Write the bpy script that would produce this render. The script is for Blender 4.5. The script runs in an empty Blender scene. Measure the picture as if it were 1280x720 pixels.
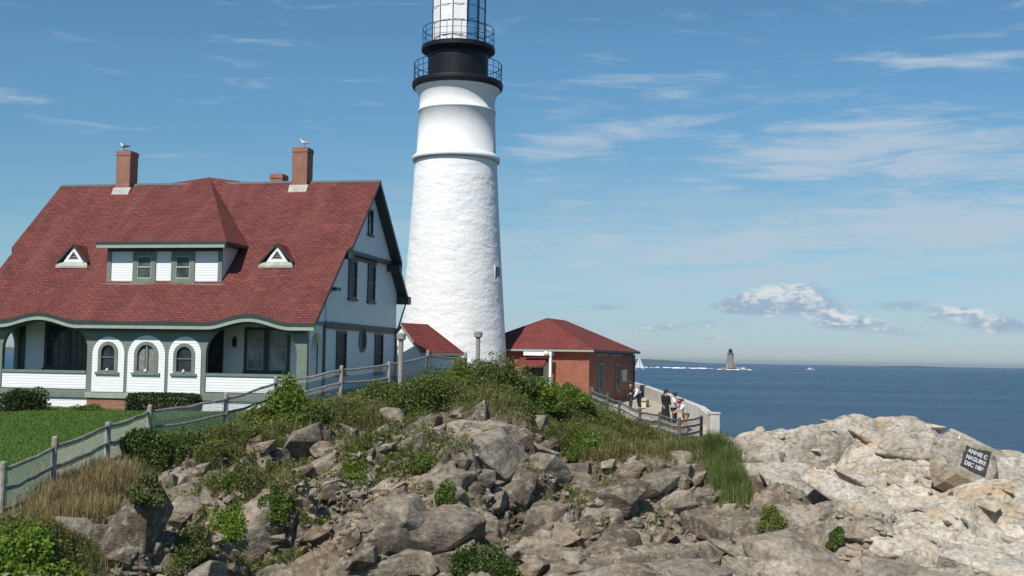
import bpy, bmesh, math, random
import numpy as np
from mathutils import Vector, Matrix
from mathutils.geometry import tessellate_polygon

random.seed(7)
rng = np.random.default_rng(11)
scene = bpy.context.scene
COL = scene.collection
PI = math.pi
R = math.radians

# ------------------------------------------------------------------ camera
FPX, PITCH, ROLL = 1422.2, R(3.58), R(0.93)
EYE = np.array([0.0, 0.0, 8.0])
cam_d = bpy.data.cameras.new('camera')
cam_d.lens, cam_d.sensor_width, cam_d.clip_end, cam_d.clip_start = 40.0, 36.0, 60000, 0.1
cam = bpy.data.objects.new('camera', cam_d)
COL.objects.link(cam)
CM = Matrix.Rotation(PI/2 + PITCH, 3, 'X') @ Matrix.Rotation(ROLL, 3, 'Z')
cam.matrix_world = Matrix.Translation(EYE) @ CM.to_4x4()
scene.camera = cam
CMN = np.array(CM)

def ray(px, py):
    return CMN @ np.array([(px-640)/FPX, -(py-360)/FPX, -1.0])

def P(px, py, d):
    """survey helper: where the sight line through a pixel is d metres in front"""
    v = ray(px, py)
    return EYE + v*(d/v[1])

# ------------------------------------------------------------------ materials
class NT:
    def __init__(s, name):
        s.m = bpy.data.materials.new(name); s.m.use_nodes = True
        s.t = s.m.node_tree; s.n = s.t.nodes; s.l = s.t.links
        s.b = s.n['Principled BSDF']; s.out = s.n['Material Output']
    def new(s, typ, **kw):
        nd = s.n.new(typ)
        for k, v in kw.items():
            if k.startswith('in_'): nd.inputs[k[3:].replace('_', ' ')].default_value = v
            else: setattr(nd, k, v)
        return nd
    def link(s, a, b): s.l.new(a, b)
    def coord(s, kind='Object', scale=(1, 1, 1), rot=(0, 0, 0)):
        tc = s.new('ShaderNodeTexCoord'); mp = s.new('ShaderNodeMapping')
        mp.inputs['Scale'].default_value = scale; mp.inputs['Rotation'].default_value = rot
        s.link(tc.outputs[kind], mp.inputs[0]); return mp.outputs[0]
    def noise(s, vec, scale, detail=4, rough=.55):
        n = s.new('ShaderNodeTexNoise'); n.inputs['Scale'].default_value = scale
        n.inputs['Detail'].default_value = detail; n.inputs['Roughness'].default_value = rough
        s.link(vec, n.inputs['Vector']); return n.outputs['Fac']
    def ramp(s, fac, stops):
        r = s.new('ShaderNodeValToRGB'); e = r.color_ramp.elements
        while len(e) < len(stops): e.new(.5)
        for el, (p, c) in zip(e, stops):
            el.position = p; el.color = (*c, 1) if len(c) == 3 else c
        s.link(fac, r.inputs[0]); return r.outputs[0]
    def g(s, v):
        return (v, v, v)
    def mix(s, fac, a, b, mode='MIX'):
        m = s.new('ShaderNodeMix', data_type='RGBA', blend_type=mode)
        for sock, val in ((m.inputs[0], fac), (m.inputs[6], a), (m.inputs[7], b)):
            if isinstance(val, (int, float)): sock.default_value = val
            elif isinstance(val, tuple): sock.default_value = (*val, 1) if len(val) == 3 else val
            else: s.link(val, sock)
        return m.outputs[2]
    def math(s, op, a, b=None, c=None):
        m = s.new('ShaderNodeMath', operation=op)
        for i, v in enumerate((a, b, c)):
            if v is None: continue
            if isinstance(v, (int, float)): m.inputs[i].default_value = v
            else: s.link(v, m.inputs[i])
        return m.outputs[0]
    def bump(s, h, strength=.5, dist=.02, normal=None):
        b = s.new('ShaderNodeBump'); b.inputs['Strength'].default_value = strength
        b.inputs['Distance'].default_value = dist; s.link(h, b.inputs['Height'])
        if normal is not None: s.link(normal, b.inputs['Normal'])
        return b.outputs[0]
    def set(s, **kw):
        for k, v in kw.items():
            i = s.b.inputs[k.replace('_', ' ')]
            if hasattr(v, 'links') or hasattr(v, 'is_linked'): s.link(v, i)
            elif isinstance(v, tuple) and len(v) == 3: i.default_value = (*v, 1)
            else: i.default_value = v
        return s.m

def paint(name, c, rough=.55, var=.12, scale=3.0, bump=.15, metal=0.0):
    t = NT(name); v = t.coord()
    n = t.noise(v, scale, 5)
    lo = tuple(x*(1-var) for x in c); hi = tuple(min(.9, x*(1+var)) for x in c)
    col = t.ramp(n, [(.3, lo), (.7, hi)])
    h = t.noise(v, scale*9, 4)
    return t.set(Base_Color=col, Roughness=rough, Metallic=metal, Normal=t.bump(h, bump, .01))

def clapboard(name, c, period=.115, var=.06):
    t = NT(name); tc = t.new('ShaderNodeTexCoord'); sp = t.new('ShaderNodeSeparateXYZ')
    t.link(tc.outputs['UV'], sp.inputs[0])
    saw = t.math('FRACT', t.math('DIVIDE', sp.outputs[1], period))
    lap = t.ramp(saw, [(0, t.g(.0)), (.10, t.g(1)), (1, t.g(.35))])
    n = t.noise(t.coord(), 2.2, 5)
    col = t.ramp(n, [(.3, tuple(x*(1-var) for x in c)), (.7, c)])
    return t.set(Base_Color=col, Roughness=.5, Normal=t.bump(lap, .7, .018))

def bricks(name, c1, c2, mortar, bw=.21, rh=.075, ms=.009):
    t = NT(name); v = t.coord('UV')
    b = t.new('ShaderNodeTexBrick'); t.link(v, b.inputs['Vector'])
    b.inputs['Color1'].default_value = (*c1, 1); b.inputs['Color2'].default_value = (*c2, 1)
    b.inputs['Mortar'].default_value = (*mortar, 1); b.inputs['Scale'].default_value = 1
    b.inputs['Brick Width'].default_value = bw; b.inputs['Row Height'].default_value = rh
    b.inputs['Mortar Size'].default_value = ms
    n = t.noise(t.coord(), 1.3, 6)
    col = t.mix(.8, b.outputs[0], t.ramp(n, [(.3, t.g(.72)), (.7, t.g(1.15))]), 'MULTIPLY')
    return t.set(Base_Color=col, Roughness=.85, Normal=t.bump(b.outputs['Fac'], -.5, .01))

def shingles(name, c1, c2, gap):
    t = NT(name); v = t.coord('UV')
    b = t.new('ShaderNodeTexBrick'); t.link(v, b.inputs['Vector'])
    b.inputs['Color1'].default_value = (*c1, 1); b.inputs['Color2'].default_value = (*c2, 1)
    b.inputs['Mortar'].default_value = (*gap, 1); b.inputs['Scale'].default_value = 1
    b.inputs['Brick Width'].default_value = .32; b.inputs['Row Height'].default_value = .155
    b.inputs['Mortar Size'].default_value = .012; b.inputs['Bias'].default_value = -.1
    n = t.noise(v, .8, 6); n2 = t.noise(v, 9, 4)
    col = t.mix(.85, b.outputs[0], t.ramp(n, [(.3, t.g(.78)), (.7, t.g(1.15))]), 'MULTIPLY')
    col = t.mix(.4, col, t.ramp(n2, [(.3, t.g(.75)), (.7, t.g(1.2))]), 'MULTIPLY')
    col = t.mix(t.ramp(t.noise(t.coord('UV', (1.3, .13, 1)), 1.0, 6, .6), [(.5, t.g(0)), (.8, t.g(.38))]), col, (.20, .105, .088))
    sp = t.new('ShaderNodeSeparateXYZ'); t.link(v, sp.inputs[0])
    saw = t.math('FRACT', t.math('DIVIDE', sp.outputs[1], .155))
    hh = t.math('SUBTRACT', t.math('SUBTRACT', 1.0, saw), b.outputs['Fac'])
    return t.set(Base_Color=col, Roughness=.9, Normal=t.bump(hh, .6, .02), Specular_IOR_Level=.12)

def glass_dark(name, c=(.012, .016, .018), rough=.06):
    t = NT(name)
    n = t.noise(t.coord(), 1.6, 2)
    return t.set(Base_Color=t.ramp(n, [(.35, c), (.7, tuple(x*3 for x in c))]), Roughness=rough,
                 Specular_IOR_Level=.28)

M = {}
M['sage'] = paint('sage_green_paint', (.16, .19, .155), .55)
M['sage_light'] = paint('pale_sage_paint', (.30, .34, .28), .55)
M['dkgreen'] = paint('dark_green_paint', (.028, .043, .037), .5)
M['white_clap'] = clapboard('white_clapboard', (.80, .80, .79))
M['white'] = paint('white_paint', (.78, .78, .77), .5, .05)
M['offwhite'] = paint('weathered_white', (.60, .60, .57), .7, .12)
M['roof'] = shingles('red_shingles', (.195, .059, .050), (.125, .045, .039), (.05, .018, .016))
M['roof_flat'] = shingles('red_shingles_bright', (.225, .058, .050), (.155, .046, .040), (.09, .018, .018))
M['brick'] = bricks('red_brick', (.33, .115, .070), (.25, .085, .055), (.30, .22, .17))
M['brick_dark'] = bricks('dark_red_brick', (.36, .115, .060), (.27, .08, .045), (.24, .13, .085))
M['flash'] = paint('pale_lead_flashing', (.36, .35, .31), .7, .2)
M['glass'] = glass_dark('dark_window_glass')
M['glass_grey'] = glass_dark('curtained_window_glass', (.11, .12, .12), .12)
M['glass_gable'] = glass_dark('shaded_window_glass', (.016, .024, .030), .35); M['glass_gable'].node_tree.nodes['Principled BSDF'].inputs['Specular IOR Level'].default_value = .06
M['glass_dim'] = glass_dark('dim_window_glass', (.035, .042, .04), .08)
M['black'] = paint('black_ironwork_paint', (.011, .012, .015), .5, .25, 2.5, .3); M['black'].node_tree.nodes['Principled BSDF'].inputs['Specular IOR Level'].default_value = .22
M['wood'] = paint('weathered_grey_wood', (.29, .265, .225), .85, .3, 6, .6)
M['rail'] = paint('silvered_rail_wood', (.20, .195, .18), .85, .3, 6, .6)
M['dkwood'] = paint('dark_weathered_wood', (.10, .095, .085), .85, .3, 6, .6)
M['concrete'] = paint('pale_concrete', (.52, .50, .46), .85, .15, 1.5, .4)
M['gravel'] = paint('tan_gravel', (.40, .345, .27), .95, .2, 2.5, 1.0)
M['stem'] = paint('bark', (.09, .065, .045), .9, .3, 10, .6)
M['board'] = paint('pale_board', (.55, .50, .38), .6, .2)
M['steel'] = paint('dark_steel', (.10, .11, .115), .5, .2)

def tower_mat():
    t = NT('whitewashed_masonry'); v = t.coord('Object')
    n = t.noise(v, .55, 6)
    col = t.ramp(n, [(.3, (.74, .735, .71)), (.65, (.81, .81, .80))])
    st = t.noise(t.coord('Object', (1.6, 1.6, .12)), 2.0, 5)
    col = t.mix(t.ramp(st, [(.60, t.g(0)), (.85, t.g(.35))]), col, (.52, .50, .44))
    vo = t.new('ShaderNodeTexVoronoi', feature='SMOOTH_F1'); vo.inputs['Scale'].default_value = 2.6
    wv = t.new('ShaderNodeMapping'); wv.inputs['Scale'].default_value = (1, 1, 1.9)
    t.link(v, wv.inputs[0]); t.link(wv.outputs[0], vo.inputs['Vector'])
    n2 = t.noise(v, 7, 5)
    h = t.math('ADD', t.math('MULTIPLY', vo.outputs['Distance'], .6), n2)
    sp = t.new('ShaderNodeSeparateXYZ'); t.link(v, sp.inputs[0])
    k = t.ramp(t.math('DIVIDE', sp.outputs[2], 20), [(.60, t.g(1)), (.62, t.g(.12))])
    return t.set(Base_Color=col, Roughness=.75, Normal=t.bump(t.math('MULTIPLY', h, k), .55, .06))
M['tower'] = tower_mat()

def rock_mat():
    t = NT('rock'); v = t.coord('Object')
    at = t.new('ShaderNodeAttribute', attribute_name='Col'); sp = t.new('ShaderNodeSeparateColor')
    t.link(at.outputs['Color'], sp.inputs[0])
    light, soil, tone = sp.outputs[0], sp.outputs[1], sp.outputs[2]
    n1 = t.noise(v, .9, 8, .6); n2 = t.noise(v, 5.5, 8, .65)
    st = t.noise(t.coord('Object', (1, .45, 2.6), (.25, .35, .6)), 1.7, 7, .65)
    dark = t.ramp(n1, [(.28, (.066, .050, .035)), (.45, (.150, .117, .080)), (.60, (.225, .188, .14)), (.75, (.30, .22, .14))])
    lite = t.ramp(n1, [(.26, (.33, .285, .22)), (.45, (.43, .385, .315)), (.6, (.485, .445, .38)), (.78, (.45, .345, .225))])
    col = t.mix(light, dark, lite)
    col = t.mix(.75, col, t.ramp(st, [(.3, t.g(.55)), (.46, t.g(.95)), (.7, t.g(1.2))]), 'MULTIPLY')
    col = t.mix(.9, col, t.ramp(n2, [(.30, t.g(.40)), (.5, t.g(1.0)), (.70, t.g(1.35))]), 'MULTIPLY')
    col = t.mix(.9, col, t.ramp(tone, [(0, (.62, .60, .58)), (.5, (1, 1, 1)), (1, (1.22, 1.18, 1.10))]), 'MULTIPLY')
    rust = t.ramp(t.noise(v, .45, 5, .6), [(.55, t.g(0)), (.72, t.g(.5))])
    col = t.mix(rust, col, (.30, .19, .10))
    och = t.ramp(t.noise(t.coord('Object', (.5, .5, .8)), .9, 6, .62), [(.52, t.g(0)), (.70, t.g(.62))])
    col = t.mix(t.math('MULTIPLY', och, light), col, (.43, .285, .135))
    lich = t.ramp(t.noise(v, 3.4, 8, .72), [(.52, t.g(0)), (.62, t.g(.58))])
    col = t.mix(t.math('MULTIPLY', lich, t.math('SUBTRACT', 1.0, light)), col, (.43, .41, .345))
    soilc = t.ramp(t.noise(v, 3.3, 7, .65), [(.3, (.075, .058, .040)), (.5, (.145, .115, .078)), (.7, (.215, .175, .115))])
    col = t.mix(soil, col, soilc)
    bw = t.ramp(t.noise(t.coord('Object', (1.3, 1.3, .55)), 1.1, 7, .68), [(.50, t.g(0)), (.66, t.g(.72))])
    col = t.mix(t.math('MULTIPLY', bw, t.math('SUBTRACT', 1.0, light)), col, (.052, .048, .043))
    cr = t.new('ShaderNodeTexVoronoi', feature='DISTANCE_TO_EDGE'); cr.inputs['Scale'].default_value = 1.1
    wn = t.new('ShaderNodeTexNoise'); wn.inputs['Scale'].default_value = 1.6; wn.inputs['Detail'].default_value = 4
    cv = t.coord('Object', (1, .35, 1.5), (.2, .3, .75)); t.link(cv, wn.inputs['Vector'])
    t.link(t.mix(.38, cv, wn.outputs['Color']), cr.inputs['Vector'])
    crack = t.ramp(cr.outputs['Distance'], [(0, t.g(0)), (.028, t.g(1))])
    col = t.mix(t.math('MULTIPLY', .38, light), col, t.mix(1.0, col, crack, 'MULTIPLY'))
    h = t.math('ADD', t.math('MULTIPLY', n2, .7), t.math('MULTIPLY', st, 1.2))
    h = t.math('ADD', h, t.math('MULTIPLY', crack, .12))
    h = t.math('ADD', h, t.math('MULTIPLY', t.noise(v, 26, 5, .7), .25))
    return t.set(Base_Color=col, Roughness=.93, Normal=t.bump(h, .85, .09), Specular_IOR_Level=.25)
M['rock'] = rock_mat()

def leaf_mat(name, trans=.45, rough=.55):
    t = NT(name)
    at = t.new('ShaderNodeAttribute', attribute_name='Col')
    t.set(Base_Color=at.outputs['Color'], Roughness=rough, Specular_IOR_Level=.25)
    tr = t.new('ShaderNodeBsdfTranslucent'); t.link(at.outputs['Color'], tr.inputs[0])
    mx = t.new('ShaderNodeMixShader'); mx.inputs[0].default_value = trans
    t.link(t.b.outputs[0], mx.inputs[1]); t.link(tr.outputs[0], mx.inputs[2])
    t.link(mx.outputs[0], t.out.inputs[0]); return t.m
M['leaf'] = leaf_mat('leaves')
M['grass'] = leaf_mat('grass_blades', .3, .6)

def lawn_mat():
    t = NT('lawn_turf'); v = t.coord()
    n = t.noise(v, .7, 6); n2 = t.noise(v, 14, 5, .7)
    c = t.ramp(t.noise(v, .35, 7, .65), [(.3, (.045, .10, .022)), (.7, (.075, .15, .032))])
    c = t.mix(.8, c, t.ramp(n2, [(.3, t.g(.6)), (.7, t.g(1.3))]), 'MULTIPLY')
    return t.set(Base_Color=c, Roughness=.95, Normal=t.bump(n2, .8, .05), Specular_IOR_Level=.1)
M['lawn'] = lawn_mat()
M['ground'] = paint('rough_ground', (.13, .13, .065), .95, .35, 1.2, 1.0)

def sea_mat():
    t = NT('sea_water'); v = t.coord('Object')
    geo = t.new('ShaderNodeCameraData')
    n1 = t.noise(t.coord('Object', (.10, .22, .1), (0, 0, .35)), 1.0, 8, .62)
    n2 = t.noise(t.coord('Object', (.55, 1.1, .5), (0, 0, -.2)), 1.0, 6, .65)
    n3 = t.noise(t.coord('Object', (.006, .018, .01), (0, 0, .12)), 1.0, 5, .6)
    col = t.ramp(n3, [(.32, (.002, .031, .078)), (.68, (.007, .060, .124))])
    h = t.math('ADD', t.math('MULTIPLY', n1, 1.0), t.math('MULTIPLY', n2, .35))
    wc = t.ramp(t.noise(t.coord('Object', (.05, .16, .1), (0, 0, .2)), 1.0, 9, .72), [(.715, t.g(0)), (.74, t.g(.55))])
    col = t.mix(wc, col, (.62, .66, .68))
    return t.set(Base_Color=col, Roughness=t.ramp(n3, [(.3, t.g(.22)), (.7, t.g(.34))]), IOR=1.33,
                 Normal=t.bump(h, 1.0, 2.6))
M['sea'] = sea_mat()
M['foam'] = paint('sea_foam', (.80, .82, .82), .9, .1, .2, .5)
M['granite'] = paint('far_granite', (.20, .175, .15), .9, .25, .3, .4)
M['farland'] = paint('far_wooded_land', (.035, .05, .035), .95, .3, .02, .2)
M['wornwhite'] = paint('worn_white_lettering', (.46, .46, .44), .9, .35, 9, .6)
M['blackpaint'] = paint('worn_black_paint', (.035, .036, .036), .9, .5, 5, .8)
M['skin'] = paint('skin', (.48, .27, .19), .5, .08, 8, .1)
M['hair'] = paint('dark_hair', (.02, .014, .011), .5, .3, 20, .4)
M['cloth_black'] = paint('black_cloth', (.012, .012, .014), .9, .2, 9, .5)
M['cloth_white'] = paint('white_cloth', (.76, .76, .76), .85, .06, 9, .5)
M['cloth_red'] = paint('pink_red_cloth', (.55, .07, .10), .85, .15, 9, .5)
M['cloth_pink'] = paint('pale_pink_cloth', (.70, .42, .44), .85, .1, 9, .5)
M['cloth_tan'] = paint('tan_cloth', (.38, .22, .13), .85, .1, 9, .5)
M['cloth_navy'] = paint('navy_cloth', (.025, .03, .05), .85, .1, 9, .5)
M['feather_w'] = paint('white_feathers', (.78, .78, .77), .8, .06, 20, .4)
M['feather_k'] = paint('slate_feathers', (.035, .036, .042), .8, .2, 20, .4)
M['feather_g'] = paint('grey_feathers', (.28, .30, .33), .8, .1, 20, .4)
M['beak'] = paint('yellow_beak', (.60, .38, .05), .5, .1)
M['lamp_glass'] = paint('milky_lamp_globe', (.78, .78, .74), .25, .04)

def wire_mat():
    t = NT('wire_mesh'); t.set(Base_Color=(.72, .74, .70), Roughness=.7)
    tc = t.new('ShaderNodeTexCoord'); sp = t.new('ShaderNodeSeparateXYZ'); t.link(tc.outputs['UV'], sp.inputs[0])
    nv = t.new('ShaderNodeCombineXYZ'); nv.inputs[0].default_value, nv.inputs[1].default_value, nv.inputs[2].default_value = -.1, -.45, .85   # round wires catch light from above
    t.link(nv.outputs[0], t.b.inputs['Normal'])
    m = None
    for i in (0, 1):
        f = t.math('LESS_THAN', t.math('FRACT', t.math('DIVIDE', sp.outputs[i], .05)), .22)
        m = f if m is None else t.math('MAXIMUM', m, f)
    tl = t.new('ShaderNodeBsdfTranslucent'); tl.inputs[0].default_value = (.72, .74, .70, 1)
    nd = t.new('ShaderNodeCombineXYZ'); nd.inputs[0].default_value, nd.inputs[1].default_value, nd.inputs[2].default_value = .1, .45, -.85
    t.link(nd.outputs[0], tl.inputs['Normal']); wm = t.new('ShaderNodeMixShader'); wm.inputs[0].default_value = .5
    t.link(t.b.outputs[0], wm.inputs[1]); t.link(tl.outputs[0], wm.inputs[2])
    tr = t.new('ShaderNodeBsdfTransparent'); mx = t.new('ShaderNodeMixShader')
    t.link(m, mx.inputs[0]); t.link(tr.outputs[0], mx.inputs[1]); t.link(wm.outputs[0], mx.inputs[2])
    t.link(mx.outputs[0], t.out.inputs[0]); return t.m
M['wire'] = wire_mat()

def pane_clear():
    t = NT('clear_lantern_glass')
    tr = t.new('ShaderNodeBsdfTransparent'); tr.inputs[0].default_value = (.86, .92, .95, 1)
    gl = t.new('ShaderNodeBsdfGlossy'); gl.inputs['Roughness'].default_value = .03
    fr = t.new('ShaderNodeFresnel'); fr.inputs[0].default_value = 1.45
    mx = t.new('ShaderNodeMixShader'); t.link(fr.outputs[0], mx.inputs[0])
    t.link(tr.outputs[0], mx.inputs[1]); t.link(gl.outputs[0], mx.inputs[2])
    t.link(mx.outputs[0], t.out.inputs[0]); return t.m
M['clear'] = pane_clear()

# ------------------------------------------------------------------ object helpers
def tag(o, label=None, cat=None, group=None, kind=None):
    if label: o['label'] = label
    if cat: o['category'] = cat
    if group: o['group'] = group
    if kind: o['kind'] = kind
    return o

def empty(name, loc=(0, 0, 0), rz=0.0, label=None, cat=None, group=None):
    o = bpy.data.objects.new(name, None); COL.objects.link(o)
    o.location = loc; o.rotation_euler = (0, 0, rz); o.empty_display_size = .3
    return tag(o, label, cat, group)

def link_mesh(name, me, mats, parent=None):
    for m in (mats if isinstance(mats, (list, tuple)) else [mats]): me.materials.append(m)
    o = bpy.data.objects.new(name, me); COL.objects.link(o)
    if parent is not None: o.parent = parent
    return o

class MB:
    """collects faces; build() links them as ONE mesh object"""
    def __init__(s): s.v, s.f, s.mi, s.uv = [], [], [], []
    def face(s, pts, mi=0, uv=None):
        k = len(s.v); s.v += [tuple(p) for p in pts]; s.f.append(tuple(range(k, k+len(pts)))); s.mi.append(mi); s.uv.append(uv); return s
    def mesh(s, verts, faces, mi=0):
        k = len(s.v); s.v += [tuple(p) for p in verts]
        for f in faces: s.f.append(tuple(i+k for i in f)); s.mi.append(mi); s.uv.append(None)
        return s
    def box(s, a, b, mi=0, mat=None):
        (x0, y0, z0), (x1, y1, z1) = a, b
        v = [Vector(p) for p in ((x0,y0,z0),(x1,y0,z0),(x1,y1,z0),(x0,y1,z0),(x0,y0,z1),(x1,y0,z1),(x1,y1,z1),(x0,y1,z1))]
        if mat is not None: v = [mat @ p for p in v]
        return s.mesh(v, [(0,3,2,1),(4,5,6,7),(0,1,5,4),(1,2,6,5),(2,3,7,6),(3,0,4,7)], mi)
    def tube(s, p0, p1, r0, r1=None, n=8, mi=0):
        r1 = r0 if r1 is None else r1
        p0, p1 = Vector(p0), Vector(p1); d = (p1-p0).normalized()
        a = d.orthogonal().normalized(); b = d.cross(a)
        vs = [p + (a*math.cos(2*PI*i/n)+b*math.sin(2*PI*i/n))*r for p, r in ((p0, r0), (p1, r1)) for i in range(n)]
        fs = [(i, (i+1) % n, n+(i+1) % n, n+i) for i in range(n)] + [tuple(range(n))[::-1], tuple(range(n, 2*n))]
        return s.mesh(vs, fs, mi)
    def lathe(s, prof, n=48, c=(0, 0), mi=0, caps=True):
        vs = [(c[0]+r*math.cos(2*PI*i/n), c[1]+r*math.sin(2*PI*i/n), z) for r, z in prof for i in range(n)]
        fs = [(k*n+i, k*n+(i+1) % n, (k+1)*n+(i+1) % n, (k+1)*n+i) for k in range(len(prof)-1) for i in range(n)]
        if caps: fs += [tuple(range(n))[::-1], tuple(range((len(prof)-1)*n, len(prof)*n))]
        return s.mesh(vs, fs, mi)
    def ring(s, R_, z, r=.02, n=48, m=6, c=(0, 0), mi=0):
        vs = [(c[0]+(R_+r*math.cos(2*PI*j/m))*math.cos(2*PI*i/n), c[1]+(R_+r*math.cos(2*PI*j/m))*math.sin(2*PI*i/n), z+r*math.sin(2*PI*j/m)) for i in range(n) for j in range(m)]
        fs = [(i*m+j, ((i+1) % n)*m+j, ((i+1) % n)*m+(j+1) % m, i*m+(j+1) % m) for i in range(n) for j in range(m)]
        return s.mesh(vs, fs, mi)
    def panel(s, outer, holes, depth, plane, mi=0):
        """flat board with holes. plane 'front': (x, z) at depths y0..y1; 'side': (y, z) at depths x0..x1"""
        loops = [list(outer)] + [list(h) for h in holes]
        tris = tessellate_polygon([[Vector((a, b, 0)) for a, b in lp] for lp in loops])
        flat = [q for lp in loops for q in lp]
        def put(q, d): return (q[0], d, q[1]) if plane == 'front' else (d, q[0], q[1])
        n = len(flat); v = [put(q, depth[0]) for q in flat] + [put(q, depth[1]) for q in flat]
        f = [tuple(t) for t in tris] + [tuple(n+i for i in t[::-1]) for t in tris]
        k = 0
        for lp in loops:
            m = len(lp)
            f += [(k+i, k+(i+1) % m, n+k+(i+1) % m, n+k+i) for i in range(m)]; k += m
        return s.mesh(v, f, mi)
    def build(s, name, mats, parent=None, smooth=False, recalc=True):
        me = bpy.data.meshes.new(name); me.from_pydata(s.v, [], s.f)
        me.polygons.foreach_set('material_index', s.mi)
        if recalc:
            bm = bmesh.new(); bm.from_mesh(me); bmesh.ops.recalc_face_normals(bm, faces=bm.faces); bm.to_mesh(me); bm.free()
        me.update()
        uvl = me.uv_layers.new(name='UVMap')
        for p in me.polygons:
            nz = p.normal
            cust = s.uv[p.index] if p.index < len(s.uv) else None
            for j, li in enumerate(p.loop_indices):
                co = me.vertices[me.loops[li].vertex_index].co
                if cust: pass
                if abs(nz.z) > .93: uv = (co.x, co.y)
                else:
                    h = math.hypot(nz.x, nz.y); tx, ty = -nz.y/h, nz.x/h
                    uv = (co.x*tx+co.y*ty, co.z/h)
                uvl.data[li].uv = uv
        if smooth: me.polygons.foreach_set('use_smooth', [True]*len(me.polygons))
        return link_mesh(name, me, mats, parent)

def np_mesh(name, verts, faces, mats, parent=None, col=None, smooth=False):
    """verts (n,3), faces (m,k) arrays of one face size"""
    me = bpy.data.meshes.new(name); n, (m, k) = len(verts), faces.shape
    me.vertices.add(n); me.vertices.foreach_set('co', np.ascontiguousarray(verts, np.float32).ravel())
    me.loops.add(m*k); me.loops.foreach_set('vertex_index', np.ascontiguousarray(faces, np.int32).ravel())
    me.polygons.add(m); me.polygons.foreach_set('loop_start', np.arange(0, m*k, k, dtype=np.int32))
    me.polygons.foreach_set('loop_total', np.full(m, k, np.int32))
    if smooth: me.polygons.foreach_set('use_smooth', np.ones(m, bool))
    me.update(calc_edges=True)
    if col is not None:
        a = me.color_attributes.new('Col', 'FLOAT_COLOR', 'POINT')
        c = np.ones((n, 4), np.float32); c[:, :3] = col; a.data.foreach_set('color', c.ravel())
    return link_mesh(name, me, mats, parent)

# ------------------------------------------------------------------ noise (numpy)
def hsh(ix, iy, s):
    n = (ix.astype(np.int64)*374761393 + iy.astype(np.int64)*668265263 + s*362437) & 0xffffffff
    n = ((n ^ (n >> 13))*1274126177) & 0xffffffff
    n = ((n ^ (n >> 15))*2246822519) & 0xffffffff
    return ((n ^ (n >> 16)) & 0xffffff)/16777215.0
def vnoise(x, y, s):
    ix, iy = np.floor(x), np.floor(y); fx, fy = x-ix, y-iy
    fx, fy = fx*fx*(3-2*fx), fy*fy*(3-2*fy)
    return (hsh(ix, iy, s)*(1-fx)+hsh(ix+1, iy, s)*fx)*(1-fy) + (hsh(ix, iy+1, s)*(1-fx)+hsh(ix+1, iy+1, s)*fx)*fy - .5
def fbm(x, y, s, o=5):
    r, a = 0, 1.0
    for i in range(o): r = r+a*vnoise(x*2**i+i*17.3, y*2**i-i*9.1, s+i); a *= .5
    return r
def cells(x, y, scale, ang, asp, seed, warp=.35):
    c, s_ = math.cos(ang), math.sin(ang)
    u = (x*c+y*s_)/(scale*asp); v = (-x*s_+y*c)/scale
    u = u + warp*fbm(u*1.3, v*1.3, seed+50, 3); v = v + warp*fbm(u*1.3+7, v*1.3, seed+60, 3)
    iu, iv = np.floor(u), np.floor(v)
    f1 = np.full(u.shape, 9.); f2 = np.full(u.shape, 9.)
    bu = np.zeros_like(u); bv = np.zeros_like(u); A = np.zeros_like(u); B = np.zeros_like(u); Cc = np.zeros_like(u)
    for i in (-1, 0, 1):
        for j in (-1, 0, 1):
            a, b = iu+i, iv+j
            du = u-(a+hsh(a, b, seed)); dv = v-(b+hsh(a, b, seed+1)); d = np.sqrt(du*du+dv*dv)
            near = d < f1
            f2 = np.where(near, f1, np.minimum(f2, d)); f1 = np.where(near, d, f1)
            bu = np.where(near, du, bu); bv = np.where(near, dv, bv)
            A = np.where(near, hsh(a, b, seed+2), A); B = np.where(near, hsh(a, b, seed+3), B); Cc = np.where(near, hsh(a, b, seed+4), Cc)
    dx = bu*scale*asp*c - bv*scale*s_; dy = bu*scale*asp*s_ + bv*scale*c
    return f2-f1, A-.5, B-.5, Cc-.5, dx, dy

# ------------------------------------------------------------------ terrain survey
CP = [ # (px, py, distance)
 (0,640,29),(65,605,31),(133,575,34),(185,555,37),(282,535,40),(345,512,43),(425,494,45),(490,487,47),
 (0,512,48),(90,512,48),(0,580,34),(120,530,41),(200,515,45),
 (60,660,28.5),(100,625,31),(60,720,26),(200,600,33.5),(200,660,30.5),(200,720,28.5),(290,570,36),(290,640,32),(300,720,29.5),
 (380,540,39.5),(390,580,36.5),(400,620,34.3),(400,720,30.3),(500,510,43),(500,560,38.5),(500,620,35),(500,720,31),
 (560,500,44),(600,520,42),(600,560,39.2),(600,620,35.8),(600,720,31.5),(620,478,47),(660,530,43),(700,500,49),(700,540,45),(700,580,41.5),(700,640,37),(700,720,32.5),
 (750,520,52),(800,535,53.5),(800,565,47),(800,640,39),(800,720,33.5),(850,553,53),(876,546,56),(850,590,47),(860,640,41.5),
 (900,558,53),(905,600,46.5),(900,660,40),(950,660,40),(1000,690,38),(1050,690,37.5),(1000,720,35.5),
 (905,548,50.5),(945,512,50),(985,531,49),(1000,514,49),(1060,506,48.5),(1095,508,48.5),(1130,528,48),(1180,530,47.5),(1245,538,47),(1285,562,46.5),
 (940,560,46.5),(1000,570,45.5),(1060,560,45.8),(1130,570,45),(1000,620,42),(1100,610,42.5),(1200,600,43),(1200,640,40.5),(1280,610,43),(1200,690,37),(1280,650,39.5),(1280,720,34.5),(1100,720,35.5),(1100,660,39.5),
]
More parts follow.
